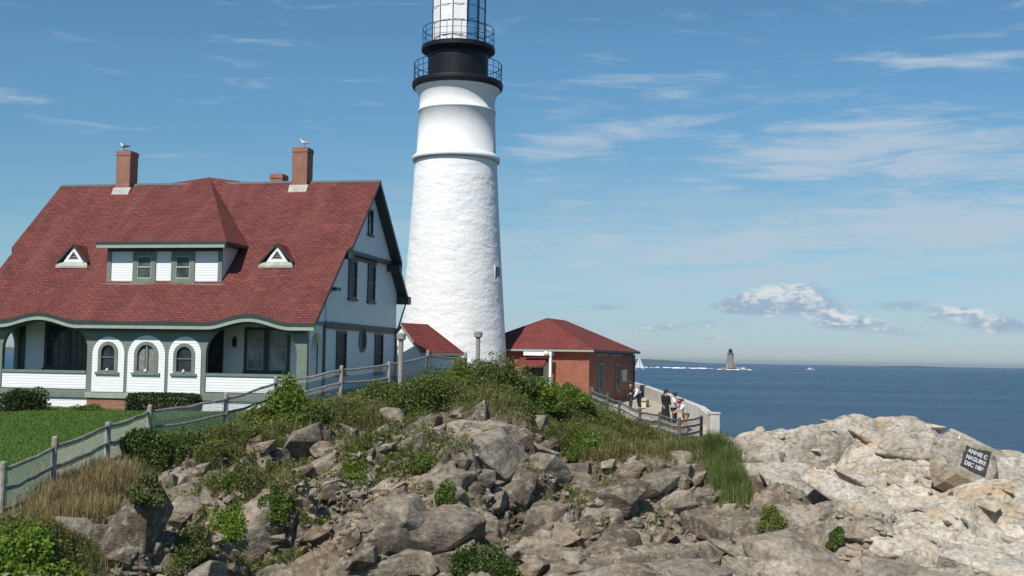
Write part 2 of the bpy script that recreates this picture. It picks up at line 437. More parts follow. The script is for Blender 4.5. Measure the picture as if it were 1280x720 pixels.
WP = [ # world points
 (-8.4,47,5.7),(-15,48.5,5.5),(-23,50,5.5),(-20,58,6),(-10,56,6.3),(-5,60,6.9),(-5.5,53,6.8),(-6.5,50,6.6),
 (-3.5,66,7.3),(-7,68,7),(0,65,7.2),(-3.5,60,7.2),(2,60,6.7),(-1.5,54,6.9),(1.5,54,6.6),(3,56,6.1),(4,58.5,5.5),(4.5,68,6.1),(5,63,5.5),(8.3,78,5.4),(-2.5,70.5,7),
 (8,63,5.1),(9,60,4.75),(7.5,70,5.6),(9,74,5.4),(9.5,80,5.3),(0,90,6),(-20,82,5),(-38,60,5),(-32,45,4.9),(-26,40,4.7),(-20,34,4.4),(-19,28,3.8),
 (12.5,60,2.6),(14,66,-.5),(14,78,-1.5),(18,58,-.5),(22,57,-.8),(28,56,-1.5),(36,50,-2),(40,40,-2),(45,60,-4),(20,75,-4),(25,95,-6),(0,110,-2),(-40,90,0),
 (28,46,3.4),(27,38,2),(-9,22.5,2.6),(-14,20,3.2),(0,23,.2),(9,24,-.2),(16,26,-.2),(28,27,-.6),(-20,10,3),(0,12,-.4),(14,12,-1),(30,10,-2),
 (0,0,6.2),(-8,-2,6.3),(8,-2,6.1),(0,-10,6.4),(-30,0,5),(30,-5,2),(45,20,-4),(-45,20,4),(-45,-10,5),(45,-10,-3),
]
CPW = np.array([P(*c) for c in CP] + [np.array(w, float) for w in WP])
def _k(r2): return .5*r2*np.log(r2+1e-9)
def tps_fit(Q, lam=.02):
    xy, z = Q[:, :2]/20, Q[:, 2]; n = len(Q)
    K = _k(((xy[:, None]-xy[None])**2).sum(-1)) + lam*np.eye(n)*.05
    A = np.zeros((n+3, n+3)); A[:n, :n] = K; A[:n, n] = 1; A[:n, n+1:] = xy; A[n:, :n] = A[:n, n:].T
    return xy, np.linalg.solve(A, np.r_[z, 0, 0, 0])
_TX, _TW = tps_fit(CPW)
def z0(x, y):
    x, y = np.asarray(x, float), np.asarray(y, float); sh = x.shape
    q = np.stack([x.ravel(), y.ravel()], 1)/20; out = np.empty(len(q)); n = len(_TX)
    for i in range(0, len(q), 40000):
        p = q[i:i+40000]
        out[i:i+40000] = _k(((p[:, None]-_TX[None])**2).sum(-1)) @ _TW[:n] + _TW[n] + p @ _TW[n+1:]
    out = np.clip(out.reshape(sh), -6, 7.6)
    k = np.clip((x-1.5)/3, 0, 1)*np.clip((y-53.5)/2.5, 0, 1)*np.clip((11.2-x)/.6, 0, 1)*np.clip((92-y)/4, 0, 1)
    return out*(1-k) + k*np.interp(y, [55, 56.5, 59, 64, 80, 92], [4.3, 4.32, 4.78, 4.98, 5.55, 5.8])

# fence line / plateau edge, left to right
FENCE_L = [(0,640,29),(65,605,31),(133,575,34),(185,555,37),(282,535,40),(345,512,43),(425,494,45),(485,487,47.2),(535,480,50),(582,476,53)]
FENCE_R = [(738,507,59),(759,516,58.3),(774,522,57.7),(799,535,56.3),(825,545,54.8),(850,553,53),(876,547,56)]
FL = [P(*q)[:2] for q in FENCE_L]; FR = [P(*q)[:2] for q in FENCE_R]
EDGE = np.array([(-20, 20)] + [tuple(q) for q in FL] + [(0.2, 56.5), (2.6, 58.5)] + [tuple(q) for q in FR] + [(10.6, 57.2), (10.3, 64), (9.9, 74), (9.6, 84), (6, 110)])
def sdist(x, y):
    """signed distance to the plateau edge, positive on the lawn side"""
    x, y = np.asarray(x, float), np.asarray(y, float)
    best = np.full(np.shape(x), 1e9); ins_ = np.zeros(np.shape(x), bool)
    for (ax, ay), (bx, by) in zip(EDGE[:-1], EDGE[1:]):
        dx, dy = bx-ax, by-ay; L = dx*dx+dy*dy
        t = np.clip(((x-ax)*dx+(y-ay)*dy)/L, 0, 1)
        best = np.minimum(best, np.hypot(x-ax-t*dx, y-ay-t*dy))
    PG = np.vstack([EDGE, [(-300, 110), (-300, 20)]])
    for (ax, ay), (bx, by) in zip(PG, np.roll(PG, -1, 0)):
        if ay == by: continue
        ins_ ^= ((ay > y) != (by > y)) & (x < (bx-ax)*(y-ay)/(by-ay)+ax)
    return np.where(ins_, best, -best)
def sstep(a, b, x):
    t = np.clip((x-a)/(b-a), 0, 1); return t*t*(3-2*t)

# turf patches that soften the rock: world ellipses from the survey (px, py, d, rx, ry)
SOFT = [(560,500,44,3.0,1.6),(640,490,47,3.2,1.6),(700,520,47,2.2,2.2),(740,540,47.5,2.0,2.6),(790,545,50,2.4,2.0),(460,505,43.5,2.2,1.4),(400,515,42,2.0,1.5),
        (330,535,40,1.6,1.5),(240,560,36.5,1.5,1.2),(130,600,32.5,1.6,1.3),(60,670,28,2.0,1.8),(615,672,33.3,1.3,1.0),(905,600,46.5,.9,2.5),(840,575,49,1.8,1.6)]
def soft(x, y):
    m = np.zeros(np.shape(x))
    for px, py, d, rx, ry in SOFT:
        c = P(px, py, d); m = np.maximum(m, np.exp(-(((x-c[0])/rx)**2+((y-c[1])/ry)**2)**1.5))
    return m

def blocks(x, y, scale, ang, asp, seed, warp, sharp):
    """pile of convex fractured blocks: every cell is the lowest of five tilted planes, the pile their union"""
    c, s_ = math.cos(ang), math.sin(ang)
    u = (x*c+y*s_)/(scale*asp); v = (-x*s_+y*c)/scale
    wu = fbm(u*1.5, v*1.5, seed+50, 3); wv = fbm(u*1.5+7, v*1.5, seed+60, 3)
    u = u+warp*wu; v = v+warp*wv
    iu, iv = np.floor(u), np.floor(v)
    best = np.full(u.shape, -9.); second = np.full(u.shape, -9.); tn = np.zeros_like(u)
    for i in (-1, 0, 1):
        for j in (-1, 0, 1):
            a, b = iu+i, iv+j
            r = [hsh(a, b, seed+k) for k in range(9)]
            du = u-(a+.15+.7*r[0]); dv = v-(b+.15+.7*r[1])
            # offsets in the frame of the slope: p to the right, q up the slope
            p = du*c*asp - dv*s_; q = du*s_*asp + dv*c
            rt = (r[2]-.5)*.9; cr, sr = np.cos(rt), np.sin(rt); p, q = p*cr+q*sr, -p*sr+q*cr
            val = np.minimum.reduce([.30-(.30+.40*r[3])*q+(r[4]-.5)*.5*p, .52+(1.0+.9*r[5])*q, .60+(.7+.7*r[6])*p/asp**.6, .50-(1.2+1.2*r[7])*p/asp**.6, .62-1.4*q]) + .42*(r[8]-.5)
            up = val > best
            second = np.where(up, best, np.maximum(second, val)); tn = np.where(up, r[2]*.5+r[8]*.5, tn); best = np.where(up, val, best)
    return best*scale*sharp, best-second, tn-.5

xs = np.arange(-17, 27.01, .05); ys = np.arange(24.5, 60.01, .045)
GX, GY = np.meshgrid(xs, ys)
_gx, _gy = np.arange(-17.4, 27.4, .2), np.arange(24.1, 60.4, .2)
_Z = z0(*np.meshgrid(_gx, _gy))
def bil(A, x, y):
    fx = np.clip((x-_gx[0])/.2, 0, len(_gx)-1.001); fy = np.clip((y-_gy[0])/.2, 0, len(_gy)-1.001)
    i, j = fx.astype(int), fy.astype(int); u, v = fx-i, fy-j
    return (A[j, i]*(1-u)+A[j, i+1]*u)*(1-v)+(A[j+1, i]*(1-u)+A[j+1, i+1]*u)*v
Zb = bil(_Z, GX, GY)
ngy, ngx = np.gradient(_Z, .2, .2)
for _ in range(12):
    for G_ in (ngx, ngy):
        G_[1:-1, 1:-1] = (G_[1:-1, 1:-1]*2+G_[:-2, 1:-1]+G_[2:, 1:-1]+G_[1:-1, :-2]+G_[1:-1, 2:])/6
ngx, ngy = bil(np.clip(ngx, -.9, .9), GX, GY), bil(np.clip(ngy, -.9, .9), GX, GY)
nl = np.sqrt(1+ngx**2+ngy**2); NX, NY, NZ = -ngx/nl, -ngy/nl, 1/nl
sd = sdist(GX, GY)
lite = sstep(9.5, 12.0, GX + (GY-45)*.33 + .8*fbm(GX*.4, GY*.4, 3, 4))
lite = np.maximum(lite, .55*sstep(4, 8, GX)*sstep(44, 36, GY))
so = soft(GX, GY)
rough = sstep(-.3, -2.4, sd)*(1-.72*so)
D = np.zeros_like(Zb); tone = np.zeros_like(Zb); crack = np.zeros_like(Zb)
SL_ = 1.25   # slope length per metre of plan
LAY = (((2.9, .15, 1.25, .10, .70), (1.25, -.25, 1.2, .12, .62), (.52, .3, 1.2, .14, .55), (.22, 0, 1.2, .2, .40)),
       ((4.2, -.62, 2.2, .06, .40), (1.7, -.5, 2.1, .08, .42), (.66, -.75, 1.8, .10, .40), (.26, -.5, 1.6, .16, .30)))
for typ in (0, 1):
    wgt = lite if typ else 1-lite
    for k, (sc, ang, asp, wp, sh_) in enumerate(LAY[typ]):
        d, e, tn = blocks(GX+.37*k, GY*SL_, sc, ang, asp, 100+20*k+typ*300, wp, sh_)
        D += wgt*(d-.20*sc*sh_ - .10*sc*sh_*(1-sstep(0, .10, e))); tone += wgt*tn*(.55, .6, .4, .25)[k]; crack += wgt*(1-sstep(0, .07, e))*(.7, .5, .3, .1)[k]
D += (1-.6*lite)*.05*fbm(GX*5, GY*5, 12, 4)
DD = rough*D + (1-rough)*(.12*fbm(GX*.8, GY*.8, 21, 4))*sstep(.1, -.5, sd) - sstep(.0, .8, sd)*.05
PX, PY, GZ3 = GX+NX*DD, GY+NY*DD, Zb+NZ*DD
# plan raster of the finished surface, for planting and resting things on it
RS = .1
rx_, ry_ = np.arange(-17, 27.01, RS), np.arange(24.5, 60.01, RS)
GZ = np.full((len(ry_), len(rx_)), -99.)
bi = np.clip(np.rint((PX-rx_[0])/RS).astype(int), 0, len(rx_)-1); bj = np.clip(np.rint((PY-ry_[0])/RS).astype(int), 0, len(ry_)-1)
np.maximum.at(GZ, (bj.ravel(), bi.ravel()), GZ3.ravel())
for _ in range(12):
    h_ = GZ < -90
    if not h_.any(): break
    pd = np.pad(GZ, 1, mode='edge'); mx_ = np.maximum.reduce([pd[:-2, 1:-1], pd[2:, 1:-1], pd[1:-1, :-2], pd[1:-1, 2:]]); GZ = np.where(h_, mx_, GZ)
soilm = np.clip(np.maximum(so*1.0, sstep(-1.9, -.5, sd)) + .30*sstep(.08, .38, fbm(GX*.55, GY*.55, 33, 5))*(1-lite) + .35*crack*(1-lite), 0, 1)
gcol = np.stack([lite, soilm, np.clip(.5+tone, 0, 1)], -1)

def grid_faces(ny, nx):
    i = (np.arange(ny-1)[:, None]*nx + np.arange(nx-1)[None]).ravel()
    return np.stack([i, i+1, i+nx+1, i+nx], 1)
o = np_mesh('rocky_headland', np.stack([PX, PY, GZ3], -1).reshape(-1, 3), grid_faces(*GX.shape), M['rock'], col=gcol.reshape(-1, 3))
tag(o, kind='structure')

GZ0 = GZ.copy()
def Hgrid(x, y, A=None):
    GZ_ = GZ if A is None else A
    fx = np.clip((np.asarray(x)-rx_[0])/RS, 0, len(rx_)-1.001); fy = np.clip((np.asarray(y)-ry_[0])/RS, 0, len(ry_)-1.001)
    i, j = fx.astype(int), fy.astype(int); u, v = fx-i, fy-j
    return (GZ_[j, i]*(1-u)+GZ_[j, i+1]*u)*(1-v) + (GZ_[j+1, i]*(1-u)+GZ_[j+1, i+1]*u)*v
def hits(px, py, d0=24.8, d1=59.8):
    """world points where sight lines meet the bank (nan when they miss)"""
    px, py = np.atleast_1d(px).astype(float), np.atleast_1d(py).astype(float)
    v = np.stack([(px-640)/FPX, -(py-360)/FPX, -np.ones_like(px)], 0); w = CMN @ v; w = w/w[1]
    res = np.full((len(px), 3), np.nan); done = np.zeros(len(px), bool)
    for d in np.arange(d0, d1, .06):
        x, z = w[0]*d, 8+w[2]*d
        h = (~done) & (z < Hgrid(x, np.full_like(x, d)))
        res[h] = np.stack([x[h], np.full(h.sum(), d), z[h]], 1); done |= h
    return res
def hit(px, py):
    r = hits([px], [py])[0]
    return r if not np.isnan(r[0]) else P(px, py, 45)

# wide ground sheet under everything, lawn, path, sea
cx = np.arange(-62, 62.1, .8); cy = np.arange(-14, 116.1, .8)
QX, QY = np.meshgrid(cx, cy); QZ = z0(QX, QY)
ins = sstep(0, 1.2, np.minimum(np.minimum(QX+17, 27-QX), np.minimum(QY-24.5, 60-QY)))
edge = sstep(35, 60, np.abs(QX)); QZ = QZ - 3.5*ins*sstep(.5, -2, sdist(QX, QY)) - .12 - .5*ins - 1.2*np.clip((QX-1)/3, 0, 1)*np.clip((QY-53)/2, 0, 1)*np.clip((90-QY)/4, 0, 1)
QZ = QZ*(1-edge) + edge*np.minimum(QZ, -3)
QZ = np.where(QY > 95, np.minimum(QZ, 5-(QY-95)*.6), QZ)
tag(np_mesh('ground', np.stack([QX, QY, QZ], -1).reshape(-1, 3), grid_faces(*QX.shape), M['ground'], smooth=True), kind='structure')

def sheet(name, x0, x1, y0, y1, st, ok, mat, dz):
    ax = np.arange(x0, x1, st); ay = np.arange(y0, y1, st); X, Y = np.meshgrid(ax, ay)
    Z = z0(X, Y) + dz; f = grid_faces(*X.shape); m = ok(X.ravel(), Y.ravel())
    f = f[m[f].all(1)]; u, inv = np.unique(f, return_inverse=True)
    v = np.stack([X, Y, Z], -1).reshape(-1, 3)[u]
    return tag(np_mesh(name, v, inv.reshape(f.shape), mat, smooth=True), kind='structure')
sheet('lawn', -34, -3, 22, 53, .2, lambda x, y: (sdist(x, y) > .05) & (x < -3 - 0*y), M['lawn'], .02)
sheet('path', -1, 10.8, 54, 90, .2, lambda x, y: (sdist(x, y) > .25), M['gravel'], .03)

SEA = 14000.0
def sea():
    me = bpy.data.meshes.new('sea')
    me.from_pydata([(-SEA, -200, 0), (SEA, -200, 0), (SEA, SEA, 0), (-SEA, SEA, 0)], [], [(0, 1, 2, 3)])
    return tag(link_mesh('sea', me, M['sea']), kind='structure')
sea()

# ------------------------------------------------------------------ keepers' house
HZ = 5.9
HA = R(11.5)
HC = P(382, 508, 47)
house = empty('keepers_house', (HC[0], HC[1], HZ), -HA,
              'white and sage green keepers house with big red shingle roof and arched porches', 'house')
W = 14.75; RY, RZ_, SL = 7.05, 10.5, .94
def roofz(y): return RZ_ - SL*abs(y-RY)
ARCH = ((-12.1, 1.8), (-2.45, 1.8))
def brow(x):
    return sum(  .34*math.cos(PI/2*min(1, abs(x-c)/w))**1.7 for c, w in ARCH)

def house_roof():
    m = MB(); nx, ny = 170, 40; TH = .2
    top, bot = [], []
    for j in range(ny+1):
        y = -.45 + (RY+.45)*j/ny; z = roofz(y)
        lo, hi = (-15.95, .50) if z < 6.95 else (-16.2, .68)
        f = max(0, 1-j/(ny*.30))**2
        for i in range(nx+1):
            x = lo+(hi-lo)*i/nx
            zz = z + brow(x)*f + .012*math.sin(x*1.7+y*.9)
            top.append((x, y, zz)); bot.append((x, y, zz-TH))
    k = len(top); n = nx+1; f0, f1 = [], []
    for j in range(ny):
        for i in range(nx):
            a = j*n+i; f0.append((a, a+1, a+n+1, a+n)); f1.append((k+a+n, k+a+n+1, k+a+1, k+a))
    for i in range(nx): f1.append((i+1, i, k+i, k+i+1))
    for j in range(ny):
        a, b = j*n, (j+1)*n; f1.append((a, b, k+b, k+a)); a, b = j*n+nx, (j+1)*n+nx; f1.append((b, a, k+a, k+b))
    kk = len(m.v); m.v += top+bot
    for f in f0: m.f.append(f); m.mi.append(0); m.uv.append(None)
    for f in f1: m.f.append(f); m.mi.append(1); m.uv.append(None)
    # rear slope, with the same stepped rake
    for y0, y1, lo, hi in ((RY, 10.85, -16.2, .68), (10.85, 12.65, -15.95, .50)):
        p = [(lo, y0, roofz(y0)), (hi, y0, roofz(y0)), (hi, y1, roofz(y1)), (lo, y1, roofz(y1))]
        q = [(a, b, c-TH-.06) for a, b, c in p]
        m.face(p, 0); m.face(q[::-1], 1)
        for i in range(4): m.face([p[i], p[(i+1) % 4], q[(i+1) % 4], q[i]], 1)
    return m.build('roof', [M['roof'], M['dkgreen']], house, recalc=False)
roof = house_roof()
# ridge cap
MB().mesh([(-16.2,RY-.12,RZ_-.09),(-16.2,RY,RZ_+.035),(-16.2,RY+.12,RZ_-.09),(.69,RY-.12,RZ_-.09),(.69,RY,RZ_+.035),(.69,RY+.12,RZ_-.09)],
          [(0,1,4,3),(1,2,5,4),(0,2,1),(3,4,5)]).build('ridge_cap', M['steel'], roof)

def arch_pts(x0, x1, z0_, zs, zt, n=18, flat=1.0):
    """opening outline: bottom z0_, spring zs, crown zt"""
    c, h = (x0+x1)/2, (x1-x0)/2
    pts = [(x0, z0_), (x1, z0_)]
    for i in range(n+1):
        a = PI*i/n; pts.append((c+h*math.cos(a), zs+(zt-zs)*abs(math.sin(a))**flat))
    return pts

def front_wall():
    m = MB(); N = 120; xs_ = [-W+ W*i/N for i in range(N+1)]
    outer = [(-W, .2), (0, .2)] + [(x, 3.52+brow(x)*.9) for x in xs_[::-1]]
    holes = [arch_pts(-14.1, -10.0, .5, 2.25, 3.58, 26, 1.0), arch_pts(-4.5, -.45, .5, 2.15, 3.58, 26, 1.0)]
    for x0, x1, zt in NICHE: holes.append(arch_pts(x0+.12, x1-.12, .46, zt-(x1-x0)/2+.12, zt-.12))
    m.panel(outer, holes, (0, .2), 'front'); return m.build('porch_wall', M['sage'], house)
NICHE = ((-9.72, -8.22, 2.79), (-8.06, -6.33, 2.86), (-6.17, -4.69, 2.83))
front_wall()
NW = ((-9.42, -8.54, 1.3, 2.56), (-7.73, -6.66, 1.3, 2.58), (-5.92, -4.98, 1.3, 2.53))
for (x0, x1, zt), (a, b, c, d) in zip(NICHE, NW):
    m = MB(); m.panel(arch_pts(x0, x1, .43, zt-(x1-x0)/2, zt), [arch_pts(a, b, c, d-(b-a)/2, d)], (-.05, -.003), 'front')
    m.build('niche_panel', M['white_clap'], house)
    f = MB(); f.panel(arch_pts(a-.02, b+.02, c-.02, d-(b-a)/2, d+.02), [arch_pts(a+.13, b-.13, c+.05, d-(b-a)/2, d-.13)], (-.09, .1), 'front')
    f.box((a-.12, -.14, c-.12), (b+.12, .02, c-.023))
    win = f.build('window', M['sage'], house)
    MB().panel(arch_pts(a+.12, b-.12, c+.04, d-(b-a)/2, d-.12), [], (.02, .05), 'front').build('pane', M['glass'], win)
    g = MB(); xm = (a+b)/2; zr = c+(d-c)*.48
    if abs(xm+7.2) < .3: g.box((xm-.05, -.032, c+.05), (xm+.05, .017, d-.13))
    else: g.box((a+.11, -.03, zr-.018), (b-.11, .015, zr+.018))
    g.build('glazing_bar', M['sage'], win)
    if abs(xm+7.2) < .3:
        cu = MB(); cu.box((xm-.38, .012, c+.06), (xm-.1, .019, d-.3)); cu.box((xm+.08, .012, c+.06), (xm+.34, .019, d-.3)); cu.build('curtain', M['rail'], win)
    MB().lathe([(.02, c-.02), (.06, c+.0), (.075, c+.07), (.03, c+.12), (.01, c+.15)], 10, (xm, -.09)).build('sill_ornament', M['offwhite'], win, True)

# eave moulding along the eyebrow curves, plus a dark strip painted as its shade
def eave_trim():
    for nm, y0, y1, za, zb, mt in (('gutter_moulding', -.47, -.33, -.32, -.19, 'sage_light'), ('eave_band', -.30, -.03, -.40, -.24, 'dkgreen')):
        m = MB(); N = 120; pr = None
        for i in range(N+1):
            x = -15.9+16.35*i/N; b = 3.45+brow(x)
            if nm == 'eave_band': x = -W + (W+.02)*i/N; b = 3.45+brow(x)
            cur = [(x, y0, b+za), (x, y1, b+za), (x, y1, b+zb), (x, y0, b+zb)]
            if pr:
                for q in range(4): m.face([pr[q], cur[q], cur[(q+1) % 4], pr[(q+1) % 4]])
            else: m.face(cur)
            pr = cur
        m.face(pr[::-1]); m.build(nm, M[mt], house)
eave_trim()
# parapets, caps, base band, foundation
for a, b in ((-14.07, -10.03), (-4.47, -.48)):
    MB().box((a, .02, .53), (b, .16, 1.2)).build('parapet', M['white_clap'], house)
    MB().box((a, -.04, 1.2), (b, .24, 1.31)).build('parapet_cap', M['sage'], house)
for a, b in ((-14.1, -10.02), (-10.02, -4.6), (-4.6, 0)):
    MB().box((a+.003, -.07, .17), (b-.003, .03, .40)).build('base_band', M['sage_light'] if a == -10.02 else M['sage'], house)
MB().box((-9.95, .01, -1.2), (-4.6, .3, .19)).build('brick_foundation', M['brick'], house)
for a, b in ((-W, -9.96), (-4.59, -.02)):
    m = MB(); m.box((a, .03, -1.2), (b, .2, .19)); m.build('skirting', M['white_clap'], house)
MB().box((-W+.02, .02, .4), (-.02, 1.9, .5)).build('porch_floor', M['rail'], house)
MB().box((-W+.02, .21, 3.5), (-.02, 1.88, 3.56)).build('porch_ceiling', M['sage_light'], house)
# porch end walls with an arch
for x0, x1 in ((-W, -W+.18), (-.2, -.02)):
    MB().panel([(.201, -1), (1.88, -1), (1.88, 3.5), (.201, 3.5)], [arch_pts(.42, 1.74, 1.25, 2.3, 3.1)], (x0, x1), 'side').build('porch_end_wall', M['white_clap'] if x0 > -1 else M['sage'], house)

def window(parent, a, b, c, d, plane, at, out, frame='dkgreen', glass='glass', split=.5, cols=2, fw=.12, rows=1, sash=None, sill=True):
    """sash window: a..b across, c..d up; out = +-1 facing direction along the depth axis"""
    def bx(m, p0, p1, e0, e1):
        lo, hi = sorted((at+out*e0, at+out*e1))
        if plane == 'front': m.box((p0[0], lo, p0[1]), (p1[0], hi, p1[1]))
        else: m.box((lo, p0[0], p0[1]), (hi, p1[0], p1[1]))
    f = MB()
    bx(f, (a, c), (a+fw, d), -.02, .06); bx(f, (b-fw, c), (b, d), -.02, .06)
    bx(f, (a+fw, d-fw), (b-fw, d), -.02, .058); bx(f, (a+fw, c), (b-fw, c+fw*.8), -.02, .058)
    if sill: bx(f, (a-.06, c-.09), (b+.06, c-.002), -.01, .11)
    w = f.build('window', M[frame], parent)
    p = MB(); bx(p, (a+fw, c+fw*.8), (b-fw, d-fw), .003, .012); p.build('pane', M[glass], w)
    s = MB(); zc = c+(d-c)*split; sm = .035
    bx(s, (a+fw, zc-sm), (b-fw, zc+sm), .013, .045)
    ia, ib, ic, id_ = a+fw, b-fw, c+fw*.8, d-fw
    if sash:
        for q0, q1 in (((ia, ic), (ia+.05, id_)), ((ib-.05, ic), (ib, id_))): bx(s, q0, q1, .0135, .04)
        for q0, q1 in (((ia+.05, ic), (ib-.05, ic+.06)), ((ia+.05, id_-.05), (ib-.05, id_))): bx(s, q0, q1, .0135, .04)
    for i in range(1, cols):
        x = ia+(ib-ia)*i/cols; bx(s, (x-.018, ic), (x+.018, id_), .014, .032)
    for i in range(1, rows):
        z = zc+(id_-zc)*i/rows; bx(s, (ia, z-.016), (ib, z+.016), .0145, .030)
    s.build('sash', M[sash or frame], w)
    return w

# recessed main wall behind the porches
YR = 1.9
MB().panel([(-W, -1), (0, -1), (0, 5.3), (-W, 5.3)], [], (YR, YR+.2), 'front').build('recessed_wall', M['white_clap'], house)
for x0, x1, c, d in ((-14.73, -14.3, .5, 3.48), (-.3, -.003, .5, 3.48)):
    MB().box((x0, YR-.05, c), (x1, YR-.003, d)).build('corner_board', M['dkgreen'], house)
window(house, -13.3, -12.15, 1.38, 3.4, 'front', YR-.01, -1, glass='glass', cols=3, rows=3, fw=.14)
window(house, -12.14, -11.0, 1.38, 3.4, 'front', YR-.01, -1, glass='glass', cols=3, rows=3, fw=.14)
window(house, -3.63, -2.6, 1.35, 3.3, 'front', YR-.01, -1, glass='glass_grey', cols=2, rows=3, sash='sage_light', fw=.13)
window(house, -2.59, -1.53, 1.35, 3.3, 'front', YR-.01, -1, glass='glass_grey', cols=2, rows=3, sash='sage_light', fw=.13)
dr = MB().box((-5.5, YR-.06, .5), (-4.62, YR-.003, 3.2)).build('door', M['dkgreen'], house)
MB().box((-5.36, YR-.085, 1.5), (-4.76, YR-.0605, 2.6)).build('door_pane', M['glass_dim'], dr)
MB().tube((-4.7, YR-.12, 1.45), (-4.7, YR-.061, 1.45), .035).build('handle', M['black'], dr)
ln = MB(); ln.lathe([(.03, 2.43), (.085, 2.48), (.11, 2.75), (.02, 2.86)], 8, (-4.05, YR-.16)); ln.box((-4.08, YR-.16, 2.86), (-4.02, YR-.003, 2.9))
ln.build('porch_lantern', M['black'], house)

# gable end walls
def gable(x0, x1, mt, proud):
    pts = [(1.9, -1.2), (12.2, -1.2), (12.2, roofz(12.2)-.25), (RY, RZ_-.22), (.55, roofz(.55)-.24), (.55, 3.56), (1.9, 3.56)]
    MB().panel(pts, [], (x0, x1), 'side').build('gable_wall', mt, house)
gable(-.2, 0, M['white_clap'], 0); gable(-W, -W+.2, M['white_clap'], 0)
MB().box((-W+.21, 12.0, -1.2), (-.21, 12.19, 5.1)).build('rear_wall', M['white_clap'], house)
# projecting upper gable with its dark band
zb = 6.92; yb0 = RY-(RZ_-.3-zb)/SL; yb1 = RY+(RZ_-.3-zb)/SL
MB().panel([(yb0+.02, zb), (yb1-.02, zb), (RY, RZ_-.28)], [], (.003, .2), 'side').build('upper_gable', M['white_clap'], house)
MB().box((.004, yb0-.25, zb-.17), (.28, yb1+.25, zb-.003)).build('gable_band', M['dkgreen'], house)
for y in (yb0-.35, yb1-.1):
    MB().box((.005, y, zb-.5), (.66, y+.45, zb-.18 if y > RY else zb-.19)).build('rake_return', M['dkgreen'], house)
MB().box((.004, 1.86, 3.3), (.07, 12.25, 3.6)).build('belt_course', M['dkgreen'], house)
MB().box((.003, .5, 3.42), (.05, 1.85, 3.56)).build('belt_return', M['sage'], house)
for y0, y1 in ((1.82, 2.02), (12.05, 12.24)):
    MB().box((-.05, y0, -.9), (.045, y1, 3.298)).build('corner_board', M['dkgreen'], house)
MB().box((-.1, 2.45, 4.98), (.3, 3.05, 5.1)).build('eave_return', M['dkgreen'], house)
e = MB(); e.box((.0, 12.2, 4.85), (.62, 12.72, 5.25)); e.build('eave_return', M['dkgreen'], house)
window(house, 4.75, 5.85, 4.75, 6.55, 'side', 0, 1, glass='glass_gable', cols=1)
window(house, 7.45, 8.55, 4.75, 6.55, 'side', 0, 1, glass='glass_gable', cols=1)
MB().box((.004, 4.6, 6.56), (.05, 8.7, 6.74)).build('window_head', M['dkgreen'], house)
window(house, 6.72, 7.38, 7.9, 9.1, 'side', .2, 1, glass='glass', cols=1, fw=.09)
window(house, 3.4, 4.65, 1.3, 3.25, 'side', 0, 1, glass='glass_gable', cols=1)
window(house, 8.75, 10.0, 1.3, 3.25, 'side', 0, 1, glass='glass_gable', cols=1)
def oval():
    c = (6.9, 2.88); N = 28
    ell = lambda a, b: [(c[0]+a*math.cos(2*PI*i/N), c[1]+b*math.sin(2*PI*i/N)) for i in range(N)]
    w = MB().panel(ell(.5, .58), [ell(.38, .45)], (-.02, .07), 'side').build('oval_window', M['sage'], house)
    MB().panel(ell(.39, .46), [], (.01, .03), 'side').build('pane', M['glass_gable'], w)
oval()
dp = MB(); dp.tube((.09, 12.0, -.6), (.09, 12.0, 3.3), .045); dp.tube((.09, 12.0, 3.3), (.45, 12.35, 4.9), .045)
dp.build('downpipe', M['steel'], house)

# dormer
def dormer():
    YD, x0, x1, zbm, zt = 1.5, -10.08, -4.63, 5.12, 6.86
    m = MB()
    m.panel([(x0, zbm-.3), (x1, zbm-.3), (x1, zt), (x0, zt)], [], (YD, YD+.15), 'front')
    for a in (x0, x1-.12):
        m.panel([(YD+.151, zbm-.3), (YD+.151, zt), (3.4, zt), (3.4, zt-.3)], [], (a, a+.12), 'side')
    dm = m.build('dormer', M['white_clap'], house)
    t = MB()
    ex0, ex1, ey, ez, vy = -10.42, -4.22, .98, 6.98, RY-(RZ_-6.98)/SL+.1
    T = (-8.25, RY+.25, RZ_+.33)
    EL, ER, VR, VL = (ex0, ey, ez), (ex1, ey, ez), (ex1, vy, ez), (ex0, vy, ez)
    dn = lambda p, h=.15: (p[0], p[1], p[2]-h)
    t.face([EL, ER, T], 0); t.face([ER, VR, T], 0); t.face([VL, EL, T], 0)
    B = (T[0]+2.6, RY+.02, RZ_-.05); C2 = (T[0]-2.6, RY+.02, RZ_-.05)
    t.face([VR, B, T], 0); t.face([C2, VL, T], 0); t.face([B, (T[0], RY+2.6, RZ_-1.0), T], 0); t.face([(T[0], RY+2.6, RZ_-1.0), C2, T], 0)
    for p, q in ((EL, ER), (ER, VR), (VL, EL)): t.face([p, dn(p), dn(q), q], 1)
    t.face([dn(EL), dn(VL), dn(VR), dn(ER)], 1)
    t.build('dormer_roof', [M['roof'], M['dkgreen']], dm, recalc=False)
    MB().box((ex0+.06, ey-.03, ez-.28), (ex1-.06, ey+.1, ez-.152)).build('gutter', M['sage_light'], dm)
    MB().box((x0-.02, YD-.05, zt-.27), (x1+.02, YD-.004, zt)).build('eave_band', M['dkgreen'], dm)
    for a in (x0-.03, x1-.17): MB().box((a, YD-.045, zbm), (a+.2, YD-.003, zt-.272)).build('corner_board', M['sage'], dm)
    MB().box((x0-.2, YD-.16, zbm-.08), (x1+.2, YD-.002, zbm+.03)).build('apron_flashing', M['flash'], dm)
    for a, b in ((-8.85, -7.75), (-7.0, -5.9)):
        window(house, a, b, 5.22, 6.58, 'front', YD-.002, -1, frame='sage', sash='sage_light', glass='glass_dim', cols=1, fw=.2)
dormer()

